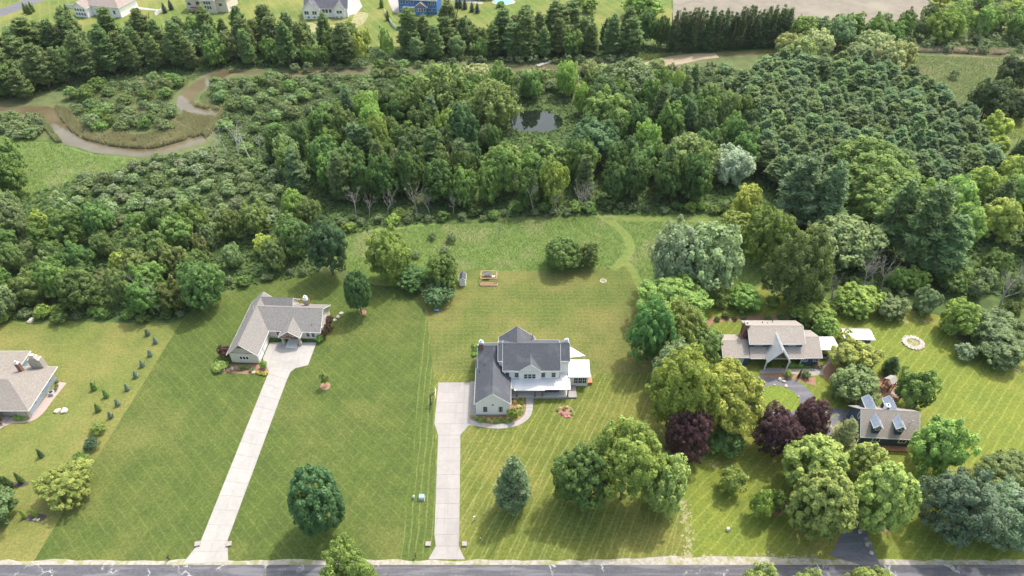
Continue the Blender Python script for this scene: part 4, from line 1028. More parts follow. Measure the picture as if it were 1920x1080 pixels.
# ================================================================== VEGETATION MESHES
def unit(v): return v / np.maximum(np.linalg.norm(v, axis=-1, keepdims=True), 1e-9)
def leafmesh(name, pos, nrm, size, tint, aspect=.62, fold=.22, tdir=None):
    n = len(pos); nrm = unit(nrm)
    r = RNG.normal(size=(n, 3)) if tdir is None else tdir
    t = unit(np.cross(nrm, r)) if tdir is None else unit(tdir - nrm * np.sum(tdir * nrm, -1, keepdims=True))
    b = np.cross(nrm, t); s = size[:, None]
    v = np.empty((n, 4, 3), np.float32)
    v[:, 0] = pos + t * s; v[:, 1] = pos + b * s * aspect - nrm * s * fold; v[:, 2] = pos - t * s; v[:, 3] = pos - b * s * aspect - nrm * s * fold
    f = np.arange(n * 4, dtype=np.int32)
    me = bpy.data.meshes.new(name)
    me.vertices.add(n * 4); me.vertices.foreach_set('co', v.reshape(-1))
    me.loops.add(n * 4); me.loops.foreach_set('vertex_index', f)
    me.polygons.add(n); me.polygons.foreach_set('loop_start', np.arange(0, n * 4, 4, dtype=np.int32))
    try: me.polygons.foreach_set('loop_total', np.full(n, 4, np.int32))
    except Exception: pass
    me.update(calc_edges=True)
    at = me.attributes.new('tint', 'FLOAT', 'FACE'); at.data.foreach_set('value', tint.astype(np.float32))
    me.materials.append(M['leaf'])
    me.validate()
    return me
def fib(n):
    i = np.arange(n) + .5; ph = np.arccos(1 - 2 * i / n); th = math.pi * (1 + 5 ** .5) * i
    return np.stack([np.cos(th) * np.sin(ph), np.sin(th) * np.sin(ph), np.cos(ph)], 1)

def crown_arrays(rng, a, c, nclump, per, card, rc=(.22, .34), shell=(.66, .9), low=-.8, up=0., lump=.16, inner=.22, hang=0., shape=None):
    """leaf cards on many clumps spread through an ellipsoid; z runs from 0 to 2c"""
    d = unit(fib(nclump) + rng.normal(scale=.22, size=(nclump, 3)))
    d = d[d[:, 2] > low]
    k = len(d); rr = rng.uniform(*shell, size=k)
    ph = rng.uniform(0, 6.28, 6)
    rr *= 1 + lump * (np.sin(3 * np.arctan2(d[:, 1], d[:, 0]) + ph[0]) * .5 + np.sin(2 * np.arctan2(d[:, 1], d[:, 0]) + 4 * d[:, 2] + ph[1]) * .6)
    ni = int(k * inner)
    d = np.concatenate([d, unit(rng.normal(size=(ni, 3)))]); rr = np.concatenate([rr, rng.uniform(.25, .6, ni)])
    cc_ = d * rr[:, None]
    if shape is not None: cc_[:, :2] *= shape(cc_[:, 2])[:, None]
    crad = rng.uniform(*rc, size=len(d))
    k = len(d); tb = rng.uniform(.0, 1.0, k) ** 1.2
    n = k * per; ci = np.repeat(np.arange(k), per)
    e = unit(rng.normal(size=(n, 3)) + d[ci] * .55 + np.array([0, 0, .25 + up]))
    p = cc_[ci] + e * crad[ci][:, None] * rng.uniform(.72, 1.1, n)[:, None]
    sc = np.array([a, a, c]); pos = p * sc
    if hang: pos[:, 2] -= hang * rng.uniform(0, 1, n) ** 2 * c * .25
    nr = unit(e / sc * a) * .8 + d[ci] * .25 + np.array([0, 0, .25]) + rng.normal(scale=.38, size=(n, 3))
    pos[:, 2] += c
    pos[:, 2] = np.maximum(pos[:, 2], .02 * c)
    q = np.percentile(np.hypot(pos[:, 0], pos[:, 1]), 97) / a; pos[:, :2] /= q
    pos[:, 2] *= 2 * c / np.percentile(pos[:, 2], 99.5)
    size = card * rng.uniform(.45, 1.45, n)
    tint = np.clip(tb[ci] * .55 + rng.uniform(0, .45, n), 0, 1)
    return pos, nr, size, tint
def crown(seed, name='crown', **k):
    rng = np.random.default_rng(seed); return leafmesh(name, *crown_arrays(rng, **k))
def pine_crown(seed, a, h, tiers, branches, per, card, power=.75, zlo=.16, droop=.0, name='crown', top=.2):
    rng = np.random.default_rng(seed); P_, N_, S_, T_, D_ = [], [], [], [], []
    for i in range(tiers):
        u = (i + rng.uniform(-.3, .3)) / tiers; z = zlo + (1 - zlo) * np.clip(u, 0, .99)
        env = a * max(.06, (1 - u) ** power) * (min(1, .62 + u * 2.2))
        nb = max(3, int(branches * (.5 + .6 * (1 - u))))
        a0 = rng.uniform(0, 6.28)
        for b in range(nb):
            az = a0 + 6.283 * b / nb + rng.uniform(-.25, .25); L = env * rng.uniform(.62, 1.12)
            m = max(3, int(per * L / a)); s = rng.uniform(.18, 1, m) ** .7 * L
            w = .16 * L + .22 * a * .4
            off = rng.normal(scale=w * .5, size=m)
            x = np.cos(az) * s - np.sin(az) * off; y = np.sin(az) * s + np.cos(az) * off
            zz = z * h + rng.normal(scale=.013 * h, size=m) + (.05 * h) * (s / a) * (1 if droop == 0 else -droop) * rng.uniform(.4, 1.1)
            P_.append(np.stack([x, y, zz], 1))
            out = np.stack([np.cos(az) * np.ones(m), np.sin(az) * np.ones(m), np.zeros(m)], 1)
            D_.append(out * (.75 if not droop else 1.1) + np.array([0, 0, .75 if not droop else -.15]) + rng.normal(scale=.5, size=(m, 3)))
            N_.append(np.array([0, 0, .8]) + out * .2 + rng.normal(scale=.6, size=(m, 3)))
            S_.append(card * rng.uniform(.6, 1.3, m)); T_.append(np.clip(rng.uniform(0, .5) + rng.uniform(0, .4, m) + .25 * (s / L - .5), 0, 1))
    return leafmesh(name, np.concatenate(P_), np.concatenate(N_), np.concatenate(S_), np.concatenate(T_), .34, .12, np.concatenate(D_))

def limb_mesh(seed, h, r, limbs, spread, mat, name='trunk', depth=1, lean=.0):
    """tapered trunk with limbs (and twigs when depth > 1)"""
    rng = random.Random(seed); m = MB()
    def grow(p, d, L, r0, dep, n):
        segs = 4 if dep else 5; last = p; rr = r0; pts = [(p, r0)]
        for i in range(segs):
            d = (d + Vector((rng.uniform(-.14, .14), rng.uniform(-.14, .14), rng.uniform(-.03, .1)))).normalized()
            q = last + d * L / segs; r1 = r0 * (1 - .78 * (i + 1) / segs)
            m.cyl(last, q, rr, r1, n, False); last, rr = q, r1; pts.append((q, r1))
        return pts, d
    pts, d = grow(Vector((0, 0, -.15)), Vector((lean * rng.uniform(-1, 1), lean * rng.uniform(-1, 1), 1)).normalized(), h, r, 0, 8)
    ends = []
    for i in range(limbs):
        p, pr = pts[rng.choice((2, 3, 3, 4))]; az = 6.283 * i / limbs + rng.uniform(-.4, .4)
        dv = Vector((math.cos(az) * spread, math.sin(az) * spread, rng.uniform(.45, 1.1))).normalized()
        q, dd = grow(p, dv, h * rng.uniform(.4, .65), max(pr * .62, r * .2), 1, 6); ends.append((q, dd))
        if depth > 1:
            for j in range(4):
                pp, r2 = q[rng.choice((1, 2, 3, 4))]
                dv2 = (dd + Vector((rng.uniform(-.9, .9), rng.uniform(-.9, .9), rng.uniform(-.1, .7)))).normalized()
                q3, d3 = grow(pp, dv2, h * rng.uniform(.16, .32), max(r2 * .7, .03), 1, 4)
                if depth > 2:
                    for _ in range(3): grow(q3[rng.choice((2, 3))][0], (d3 + Vector((rng.uniform(-.9, .9), rng.uniform(-.9, .9), rng.uniform(-.2, .6)))).normalized(), h * .1, .035, 1, 3)
    return m.mesh(name, mat, False)

K = {}
def kind(key, crowns, trunks, a, hc, th): K[key] = dict(c=crowns, t=trunks, a=a, h=hc, th=th)
tr_std = [limb_mesh(s, 8.5, .34, 6, .8, 'bark') for s in (1, 2, 3)]
kind('oak', [crown(100 + s, a=5, c=5.5, nclump=210, per=56, card=.27, rc=(.07, .21), lump=.26, shell=(.58, .97)) for s in range(5)], tr_std, 5, 11, 8)
kind('hero', [crown(200 + s, a=5, c=5.2, nclump=330, per=84, card=.17, rc=(.055, .17), lump=.2, shell=(.62, .96), inner=.3) for s in range(3)], tr_std, 5, 10.4, 8)
kind('dense', [crown(220 + s, a=5, c=5.2, nclump=340, per=52, card=.21, rc=(.085, .14), lump=.07, shell=(.82, .96), inner=.2) for s in range(2)], tr_std, 5, 10.4, 8)
kind('maple', [crown(240 + s, a=5, c=6.0, nclump=260, per=56, card=.27, rc=(.09, .16), lump=.10, shell=(.74, .97), inner=.25, up=.35, shape=lambda z: np.clip(1.0 - .12 * z - .28 * np.clip(z, 0, 1) ** 2, .3, 1.1)) for s in range(3)], tr_std, 5, 12, 8)
kind('layer', [crown(260 + s, a=5, c=4.6, nclump=130, per=100, card=.27, rc=(.13, .25), lump=.26, shell=(.6, 1.0), inner=.3, up=.1) for s in range(3)], tr_std, 5, 9.2, 7)
kind('soft', [crown(300 + s, a=5, c=5.2, nclump=230, per=44, card=.25, rc=(.09, .18), lump=.18, shell=(.6, .95), hang=.6) for s in range(3)], tr_std, 5, 10.4, 8)
kind('sparse', [crown(320 + s, a=4, c=6, nclump=46, per=46, card=.36, rc=(.13, .24), lump=.25, shell=(.45, .95), inner=.1) for s in range(3)], [limb_mesh(s, 10.5, .24, 6, .55, 'bark_pale') for s in (11, 12)], 4, 12, 8.5)
tr_pine = [limb_mesh(s, 15, .30, 0, .5, 'bark') for s in (21, 22)]
kind('pine', [pine_crown(400 + s, 4.2, 17, 15, 11, 120, .46, .36 + .05 * s, .08) for s in range(4)], tr_pine, 4.2, 17, 15)
kind('plant', [pine_crown(420 + s, 3.4, 13, 14, 12, 130, .38, .5 + .07 * s, .28) for s in range(4)], tr_pine, 3.4, 13, 15)
kind('spruce', [pine_crown(440 + s, 3.0, 18, 24, 10, 34, .42, .68, .04, .9) for s in range(3)], tr_pine, 3.0, 18, 15)
kind('youngpine', [pine_crown(460 + s, 3.6, 9, 15, 13, 130, .25, .55, .05) for s in range(2)], tr_pine, 3.6, 9, 15)
dead_white = [limb_mesh(520 + s, 11, .26, 4, .35, 'bark_white', 'dead_tree', 2, .1) for s in range(3)]
dead = [limb_mesh(500 + s, 9.5, .26, 7, .5, 'bark_dead', 'dead_tree', 3, .12) for s in range(5)]
bush = [crown(600 + s, 'bush', a=1.6, c=1.25, nclump=60, per=30, card=.15, rc=(.2, .33), lump=.2, shell=(.55, .85), low=-.45) for s in range(4)]
bush_lo = [crown_arrays(np.random.default_rng(650 + s), a=1.6, c=1.2, nclump=28, per=13, card=.25, rc=(.2, .34), lump=.2, shell=(.5, .85), low=-.4) for s in range(3)]

OCC = []     # taken ground: (X, Y, radius)
LEAF = 3.2
def jitcol(c, amt=.12, k=1.0):
    v = k * random.uniform(1 - amt, 1 + amt); r = c[0] + .15 * max(0, c[1] - c[0]); return (r * v * random.uniform(.94, 1.06), c[1] * v, c[2] * .95 * v * random.uniform(.9, 1.1), 1)
def tree(kd, X, Y, a, H, color, name, label, group=None, clear=.1, tilt=0.):
    k = K[kd]; e = empty(name, (X, Y, 0), random.uniform(0, 6.283), label, 'tree', group)
    if tilt: e.rotation_euler = (random.uniform(-tilt, tilt), random.uniform(-tilt, tilt), e.rotation_euler[2])
    zb = H * clear; hc = H - zb
    t = link('trunk', random.choice(k['t']), e); s = min(1.6, max(.35, H / 12)); 
    tz = (zb + hc * (.62 if kd not in ('pine', 'plant', 'spruce', 'youngpine') else .9)) / k['th']; t.scale = (s, s, tz)
    if kd in ('oak', 'hero', 'dense', 'maple', 'layer', 'soft'): t.scale = (a / 5 * .8, a / 5 * .8, tz)
    c = link('crown', random.choice(k['c']), e, (0, 0, zb)); c.scale = (a / k['a'], a / k['a'], hc / k['h'])
    c.color = jitcol(color, .08, LEAF)
    OCC.append((X, Y, a)); return e
def fit(x0, y0, x1, y1, clear=.1, kmin=.6, kmax=1.9):
    """ground spot, crown radius and height of a tree whose crown fills this box of the photograph"""
    xm, ym = (x0 + x1) / 2, (y0 + y1) / 2; zc = 5.0
    for _ in range(8):
        X, Y = P(xm, ym, zc); s = pxscale(X, Y, zc); a = (x1 - x0) / 2 / s
        phi = math.atan2(CAM_H - zc, math.hypot(X, Y)); hh = (y1 - y0) / 2 / s
        c = math.sqrt(max(hh * hh - (a * math.sin(phi)) ** 2, 0)) / math.cos(phi)
        c = min(max(c, kmin * a), kmax * a)
        H = 2 * c / (1 - clear); zc = H * clear + c
    return X, Y, a, H
def tbox(kd, box, color, name, label, clear=.08, group=None, **k):
    X, Y, a, H = fit(*box, clear=clear, **k); return tree(kd, X, Y, a, H, color, name, label, group, clear)
def shrub(X, Y, a, h, color, label, group=None, name='shrub', cat='shrub'):
    o = link(name, random.choice(bush), None, (X, Y, 0)); o.scale = (a / 1.6, a / 1.6, h / 2.5); o.rotation_euler = (0, 0, random.uniform(0, 6.283))
    o.color = jitcol(color, .1, 2.8 if max(color) < .2 else 1.7); tag(o, label, cat, group); OCC.append((X, Y, a * .7)); return o
def sbox(box, color, label, group=None, name='shrub', cat='shrub'):
    X, Y, a, H = fit(*box, clear=0.0, kmin=.45); return shrub(X, Y, a, H, color, label, group, name, cat)
def conifer(kd, x, y0, yb, wpx, color, name, label, group=None, clear=.03):
    """conifer from its foot (x, yb), its tip row y0 and its width in pixels"""
    X, Y = P(x, yb); s = pxscale(X, Y, 0); rx = ray(x, y0); t = Y / rx[1]; H = CAM_H + rx[2] * t
    return tree(kd, X, Y, wpx / 2 / s, max(H, 1.0), color, name, label, group, clear)

# colours (albedo)
DK = (.028, .062, .014); MD = (.047, .092, .017); LT = (.078, .132, .020); YG = (.135, .165, .022); YL = (.20, .195, .022)
GG = (.070, .105, .040); SV = (.120, .160, .088); WL = (.115, .140, .048); PN = (.050, .084, .027); PB = (.046, .082, .036); PL = (.060, .092, .028); OL = (.060, .082, .020)
CO = (.040, .017, .022); BG = (.026, .070, .034); BR = (.16, .10, .03)

LAND = [((1000, 228), 'near the pond'), ((200, 280), 'below the creek bend'), ((370, 165), 'by the upper creek bend'), ((200, 50), 'below the brown-roofed far house'), ((400, 60), 'below the cream far house'),
        ((615, 75), 'below the steep slate far house'), ((790, 60), 'below the bright blue far house'), ((1000, 70), 'below the open far lawn'), ((1150, 90), 'near the spruce row'), ((1400, 110), 'behind the spruce row meadow'),
        ((1560, 125), 'by the creek bank willows'), ((1780, 150), 'beside the eastern marsh'), ((1480, 300), 'at the wood side of the pines'), ((1640, 260), 'deep among the pines'), ((1800, 320), 'on the sunny pine flank'),
        ((1700, 440), 'behind the east lawn'), ((1880, 440), 'behind the bare dead trees'), ((1600, 580), 'near the white-roofed shelter'), ((1830, 620), 'near the boulder fire pit'), ((1300, 380), 'behind the silver tree'),
        ((1150, 380), 'at the head of the meadow path'), ((950, 390), 'behind the garden shed meadow'), ((720, 390), 'behind the bare dead trunks'), ((640, 330), 'above the meadow thicket'), ((480, 330), 'above the willow scrub edge'),
        ((560, 500), 'behind the ranch roof'), ((400, 530), 'beside the ranch back lawn'), ((200, 580), 'behind the west lawn'), ((20, 580), 'behind the tan-roofed house'), ((100, 440), 'below the marsh meadow'), ((330, 430), 'beside the willow scrub'),
        ((850, 210), 'among the pale domed trees'), ((1180, 280), 'between pond and pines'), ((560, 200), 'on the creek flats'), ((1800, 40), 'beyond the tilled field'), ((250, 200), 'inside the creek bend'), ((0, 250), 'on the marsh bank'), ((1450, 520), 'behind the A-frame house')]
LAND = [(Vector(P(*q)), t) for q, t in LAND]
def near(x, y):
    v = Vector((x, y)); return min(LAND, key=lambda l: (l[0] - v).length)[1]
# ---------------- single trees near the houses
tbox('dense', (543, 875, 640, 1006), (.030, .076, .030), 'oval_tree', 'dense dark blue-green oval tree alone on the ranch front lawn', .05)
tbox('sparse', (599, 690, 617, 728), LT, 'sapling', 'slim young tree in a mulch ring on the ranch lawn', .15)
tbox('dense', (645, 503, 694, 586), (.025, .066, .022), 'upright_tree', 'upright dark green tree standing alone behind the ranch patio', .12)
tbox('hero', (574, 412, 652, 510), (.022, .056, .022), 'dark_tree', 'tall dark tree with a bare lower trunk at the meadow corner', .14)
tbox('hero', (688, 430, 768, 527), (.075, .115, .020), 'broadleaf_tree', 'yellow-topped tree at the edge of the meadow', .05)
sbox((789, 527, 852, 577), (.035, .075, .030), 'big round bush with a blue tarp at its foot')
tbox('oak', (800, 476, 862, 545), MD, 'broadleaf_tree', 'bushy tree beside the small white garden shed', .03)
tbox('oak', (745, 495, 810, 545), DK, 'broadleaf_tree', 'dark bushy tree between the yellow-topped tree and the white shed', .03)
tbox('hero', (338, 488, 416, 582), (.040, .090, .020), 'broadleaf_tree', 'full round green tree at the woodland edge above the ranch roof', .05)
tbox('hero', (1019, 442, 1092, 507), (.050, .090, .018), 'broadleaf_tree', 'larger of the twin round trees in the meadow', .04)
tbox('hero', (1082, 456, 1124, 502), (.046, .085, .018), 'broadleaf_tree', 'smaller of the twin round trees, with white hives below', .04)
tbox('soft', (1220, 420, 1320, 548), SV, 'silver_tree', 'pale silver-grey tree leaning over the meadow path', .04)
tbox('soft', (1268, 414, 1392, 550), (.095, .140, .060), 'silver_tree', 'broad grey-green tree grown together with the silver tree', .04)
tbox('hero', (1195, 523, 1335, 612), (.075, .120, .022), 'broadleaf_tree', 'spreading tree at the back of the row between the two houses', .06)
tbox('hero', (1180, 562, 1265, 680), (.038, .090, .022), 'broadleaf_tree', 'tall deep green tree nearest the farmhouse back lawn', .05)
tbox('hero', (1238, 568, 1318, 668), (.085, .118, .022), 'broadleaf_tree', 'olive tree with yellowing top beside the A-frame house garage', .05)
tbox('hero', (1280, 610, 1356, 690), (.060, .085, .020), 'broadleaf_tree', 'dull olive tree against the A-frame house garage wall', .05)
tbox('soft', (1222, 642, 1304, 740), (.080, .115, .048), 'broadleaf_tree', 'grey-green tree with drooping sprays in the row between houses', .05)
tbox('hero', (1222, 655, 1345, 812), (.110, .140, .020), 'shade_tree', 'great yellow-green shade tree above the copper tree', .10)
tbox('hero', (1300, 675, 1432, 812), (.120, .150, .022), 'shade_tree', 'great yellow-green shade tree overhanging the round drive', .10)
tbox('hero', (1250, 765, 1335, 868), CO, 'copper_tree', 'dark purple copper tree below the great shade trees', .04)
sbox((1328, 796, 1396, 858), (.045, .100, .025), 'broad green bush between the copper tree and the drive')
tbox('hero', (1416, 762, 1500, 856), CO, 'copper_tree', 'purple copper tree on the near side of the round drive', .04)
tbox('hero', (1490, 744, 1554, 828), (.046, .019, .024), 'copper_tree', 'taller purple copper tree beside the asphalt drive junction', .04)
tbox('layer', (1562, 632, 1646, 706), (.125, .150, .030), 'flowering_tree', 'tree with cream blossom below the white-roofed shelter', .06)
tbox('soft', (1560, 682, 1650, 758), (.085, .125, .040), 'broadleaf_tree', 'feathery tree between the circle drive lawn and the play yard', .06)
tbox('layer', (1684, 690, 1757, 775), (.058, .115, .022), 'broadleaf_tree', 'fresh green layered tree beside the play yard', .06)
tbox('youngpine', (1654, 664, 1692, 706), (.030, .066, .022), 'juniper', 'dark leaning juniper on the east lawn', .02)
tbox('layer', (1716, 772, 1812, 896), (.095, .142, .028), 'maple_tree', 'bright green layered maple at the end of the dormer garage', .07)
for b, l in (((1470, 812, 1586, 935), 'pale flickering maple behind the clump left of the drive mouth'), ((1584, 826, 1664, 922), 'maple against the garage wall in the clump of four'),
             ((1488, 878, 1602, 1014), 'front maple of the clump on the copper-tree side of the drive mouth'), ((1601, 862, 1710, 1004), 'front maple of the clump on the utility-pole side of the drive mouth')):
    tbox('maple', b, (.112, .150, .030), 'maple_tree', l, .05)
tbox('youngpine', (1553, 776, 1614, 862), (.115, .125, .060), 'juniper', 'pale olive feathery conifer at the corner of the dormer garage', .02)
sbox((1349, 874, 1402, 930), (.088, .130, .022), 'clipped round bush alone on the east front lawn')
sbox((1407, 912, 1452, 976), (.105, .165, .024), 'bright green twin bush near the maple clump')
sbox((1438, 918, 1474, 968), (.065, .115, .020), 'darker twin bush touching the bright green bush')
tbox('hero', (1738, 876, 1872, 1024), (.060, .100, .062), 'grey_green_tree', 'massive grey-green tree by the road below the utility pole', .02)
tbox('hero', (1832, 905, 1962, 1030), (.062, .108, .055), 'grey_green_tree', 'grey-green tree at the roadside beyond the massive one', .02)
tbox('hero', (1835, 846, 1945, 940), (.060, .090, .024), 'broadleaf_tree', 'olive tree behind the utility pole', .03)
tbox('hero', (1038, 830, 1150, 955), (.042, .085, .018), 'broadleaf_tree', 'dark green tree on the driveway side of the front lawn trio', .03)
tbox('hero', (1116, 790, 1244, 932), (.085, .125, .020), 'broadleaf_tree', 'tall yellow-green middle tree of the front lawn trio', .24)
tbox('soft', (1200, 850, 1292, 965), (.100, .145, .034), 'broadleaf_tree', 'pale drooping tree of the front lawn trio beside the worn track', .03)
conifer('youngpine', 962, 858, 950, 82, (.075, .128, .058), 'pine_tree', 'young bushy pine alone on the farmhouse front lawn')
tbox('hero', (77, 866, 172, 948), (.115, .150, .026), 'yellow_tree', 'round yellow-green tree on the west lot line', .05)
tbox('oak', (-70, 905, 22, 990), (.045, .095, .030), 'broadleaf_tree', 'green tree at the edge of the west lawn below the mulch bed', .04)
for i, (b, l) in enumerate([((169, 791, 199, 816), 'light round shrub highest in the lot line row'), ((156, 820, 185, 846), 'dark round shrub in the lot line row'), ((136, 848, 164, 874), 'shrub touching the yellow-green tree')]):
    sbox(b, [LT, BG, MD][i], l)
for q in ((278, 628), (293, 643), (283, 667), (268, 687), (256, 707), (240, 731), (222, 760), (209, 783)):
    conifer('spruce', q[0], q[1] - 12, q[1], 11, (.065, .100, .075), 'young_spruce', 'tiny blue spruce in the row along the west lot line', 'tiny spruces on the lot line', 0)
for q in ((178, 730), (201, 744), (186, 770)):
    conifer('spruce', q[0], q[1] - 14, q[1], 13, MD, 'young_spruce', 'small green seedling tree beside the lot line spruces', 'small seedling trees', 0)
conifer('spruce', 79, 842, 856, 12, BG, 'young_spruce', 'single tiny spruce on the open west lawn', None, 0)
for q, l in (((9, 908), 'dark'), ((22, 912), 'dark'), ((42, 905), 'dark')):
    conifer('spruce', q[0], q[1] - 20, q[1], 14, DK, 'young_spruce', 'small dark upright shrub in the dark mulch bed', 'dark mulch bed shrubs', 0)
sheet('mulch_bed', catmull(PX([(-10, 908), (20, 915), (52, 910), (48, 902), (20, 905), (-10, 900)]), 4), .014, 'mulch_dark')
for q in ((48, 970), (68, 968)): conifer('spruce', q[0], q[1] - 14, q[1], 10, LT, 'young_spruce', 'thin light green sapling in the kidney-shaped mulch bed', 'kidney bed saplings', 0)
sheet('mulch_bed', catmull(PX([(42, 970), (60, 964), (84, 964), (86, 972), (70, 978), (48, 976)]), 4), .014, 'mulch_dark')
stones([(66, 974), (72, 975)], .3, 'white stone in the kidney-shaped mulch bed', group='kidney bed stones')
sheet('mulch_ring', [(P(610, 724)[0] + 1.1 * math.cos(a), P(610, 724)[1] + 1.1 * math.sin(a)) for a in np.linspace(0, 6.283, 20, endpoint=False)], .016, 'mulch')
sheet('mulch_ring', [(P(681, 586)[0] + .9 * math.cos(a), P(681, 586)[1] + .9 * math.sin(a)) for a in np.linspace(0, 6.283, 20, endpoint=False)], .016, 'mulch')
for b in ((1484, 985, 1560, 1010), (1620, 975, 1690, 1000), (1430, 945, 1480, 968)):
    sheet('mulch_ring', densify(catmull(PX([(b[0], b[1]), ((b[0] + b[2]) / 2, b[1] - 14), (b[2], b[1]), ((b[0] + b[2]) / 2, b[3])]), 5), 1, .1), .016, 'mulch')
# tops of the trees on the near side of the road
tbox('hero', (597, 1020, 708, 1165), (.070, .110, .022), 'roadside_tree', 'leafy tree top rising in front of the road near the ranch driveway', .03)
for i, b in enumerate(((1388, 1060, 1462, 1150), (1478, 1066, 1540, 1150), (1590, 1062, 1672, 1150))):
    tbox('hero', b, (.110, .150, .035), 'roadside_tree', 'pale tree top just reaching over the road edge below the maple clump', .03, 'pale roadside tree tops')

# ---------------- beds and house planting
def bedset(pxs, cols, label, group, r=(4, 7), name='shrub', cat='shrub'):
    for q in pxs:
        w = random.uniform(*r); sbox((q[0] - w, q[1] - w * .8, q[0] + w, q[1] + w * .8), random.choice(cols), label, group, name, cat)
yf = (.36, .33, .06)
bedset([(965, 752), (970, 748), (973, 762), (977, 756), (907, 784), (916, 786), (922, 790), (928, 786), (885, 779), (938, 784), (981, 747)], [yf, (.33, .30, .10)], 'yellow-cream flowering clump in the curved farmhouse bed', 'yellow flower clumps', (3, 5), 'flower_clump', 'flowers')
bedset([(894, 784), (901, 788), (912, 789), (932, 789), (944, 788), (952, 789), (978, 771), (980, 765), (975, 776), (968, 780), (978, 754)], [LT, (.085, .17, .02)], 'low green mound in the curved farmhouse bed', 'low green bed mounds', (3.5, 5.5))
sbox((951, 764, 973, 789), (.10, .22, .015), 'vivid lime round bush at the garage corner')
bedset([(1051, 765), (1063, 763)], [(.40, .36, .18)], 'cream flower clump in the lawn island bed', 'cream island clumps', (2.6, 4), 'flower_clump', 'flowers')
bedset([(1045, 769), (1058, 767), (1071, 769), (1073, 776)], [MD, LT], 'green mound in the lawn island bed', 'green island mounds', (3, 4.2))
bedset([(1055, 778), (1060, 781), (1066, 781), (1052, 775), (1062, 777)], [(.30, .05, .13), (.42, .16, .22)], 'pink flower clump in the lawn island bed', 'pink island flowers', (2.2, 3.2), 'flower_clump', 'flowers')
bedset([(890, 648), (890, 656), (889, 664)], [(.10, .20, .02), DK], 'tall green shrub along the farmhouse side wall', 'side wall shrubs', (5, 6.5))
bedset([(983, 727), (999, 727)], [(.05, .09, .02)], 'potted fern beside the farmhouse front door', 'porch ferns', (3, 3.6), 'potted_fern', 'plant')
sbox((407, 646, 434, 674), (.038, .016, .016), 'dark wine-red bush at the ranch gable corner')
for b in ((600, 590, 625, 610), (604, 606, 624, 624), (597, 616, 615, 636)): sbox(b, (.036, .017, .016), 'wine-red rounded bush along the ranch end wall', 'wine-red end wall bushes')
sbox((592, 627, 606, 642), (.12, .24, .015), 'vivid lime bush at the corner of the ranch court')
sbox((486, 676, 501, 692), (.11, .21, .018), 'lime bush at the end of the ranch gable bed')
sbox((396, 676, 426, 698), (.09, .15, .03), 'feathery light shrub at the lawn end of the ranch gable bed')
bedset([(424, 686), (455, 690), (464, 688), (472, 694)], [MD, GG, LT], 'mixed low shrub in the ranch gable bed', 'ranch bed shrubs', (5, 7.5))
bedset([(430, 694), (442, 690), (448, 692)], [(.25, .19, .12)], 'straw-coloured ornamental grass in the ranch gable bed', 'ornamental grasses', (4, 5.5), 'ornamental_grass', 'grass clump')
bedset([(483, 698), (490, 700), (498, 700)], [(.30, .27, .03)], 'golden low shrub on the drive side of the ranch bed', 'golden bed shrubs', (4, 5.5))
bedset([(508, 637), (514, 637), (520, 637), (566, 637), (573, 637), (580, 637), (587, 637)], [MD], 'clipped hedge plant under the ranch front windows', 'ranch front hedge', (3.5, 4.5))
bedset([(30, 783), (38, 783), (45, 783)], [(.10, .17, .02)], 'yew bush under the tan-roofed house window', 'front window yews', (5.5, 7))
for q in ((107, 714), (106, 722), (104, 728), (101, 733)): sbox((q[0] - 4, q[1] - 3, q[0] + 4, q[1] + 4), GG, 'small shrub on the pink gravel border', 'gravel border shrubs')
bedset([(1432, 686), (1443, 684), (1471, 685)], [DK, MD], 'dark bed shrub under the A-frame canopy', 'canopy bed shrubs', (4, 6))
bedset([(1484, 685), (1490, 684), (1497, 685), (1502, 685)], [(.09, .18, .02)], 'bright hedge plant along the A-frame house porch', 'porch hedge plants', (4.5, 6))
bedset([(1528, 686), (1536, 686)], [(.20, .16, .09)], 'brown ornamental shrub at the A-frame house corner', 'brown corner shrubs', (5, 7))
sbox((1471, 694, 1487, 709), (.10, .16, .02), 'small round shrub on the rim of the circle drive')
sbox((1503, 693, 1521, 710), GG, 'pale green shrub in the circle drive mulch bed')
conifer('spruce', 1497, 690, 708, 7, DK, 'young_spruce', 'thin dark evergreen spike in the circle drive bed', None, 0)
bedset([(1362, 592), (1378, 596), (1345, 598), (1395, 594), (1440, 596), (1465, 594), (1485, 596), (1500, 600), (1515, 606), (1530, 612), (1546, 628)], [MD, GG, DK, OL], 'low garden shrub in the curved bed behind the A-frame house', 'curved back bed shrubs', (5, 9))
bedset([(1505, 601), (1560, 636)], [(.36, .14, .03)], 'orange flowering clump in the curved bed behind the A-frame house', 'orange back bed flowers', (3, 4), 'flower_clump', 'flowers')
# garden trees behind the east house and along its lot edge
tbox('oak', (1366, 536, 1432, 582), (.060, .115, .018), 'broadleaf_tree', 'fresh green small tree behind the A-frame house', .03)
sbox((1335, 556, 1364, 580), (.07, .13, .02), 'round green bush next to the small tree behind the A-frame house')
tbox('hero', (1446, 428, 1560, 578), (.050, .082, .020), 'broadleaf_tree', 'big dark olive tree behind the A-frame house', .04)
tbox('oak', (1525, 588, 1572, 632), LT, 'broadleaf_tree', 'small light tree next to the white-roofed shelter', .05)
tbox('hero', (1400, 388, 1484, 494), (.068, .105, .016), 'broadleaf_tree', 'yellow-olive tree at the meadow corner', .04)
tbox('oak', (1375, 345, 1428, 410), (.150, .165, .022), 'broadleaf_tree', 'yellow-green tree standing out against the dark wood', .04)
tbox('oak', (1350, 395, 1415, 455), (.085, .115, .018), 'broadleaf_tree', 'olive bushy tree beside the silver tree', .04)
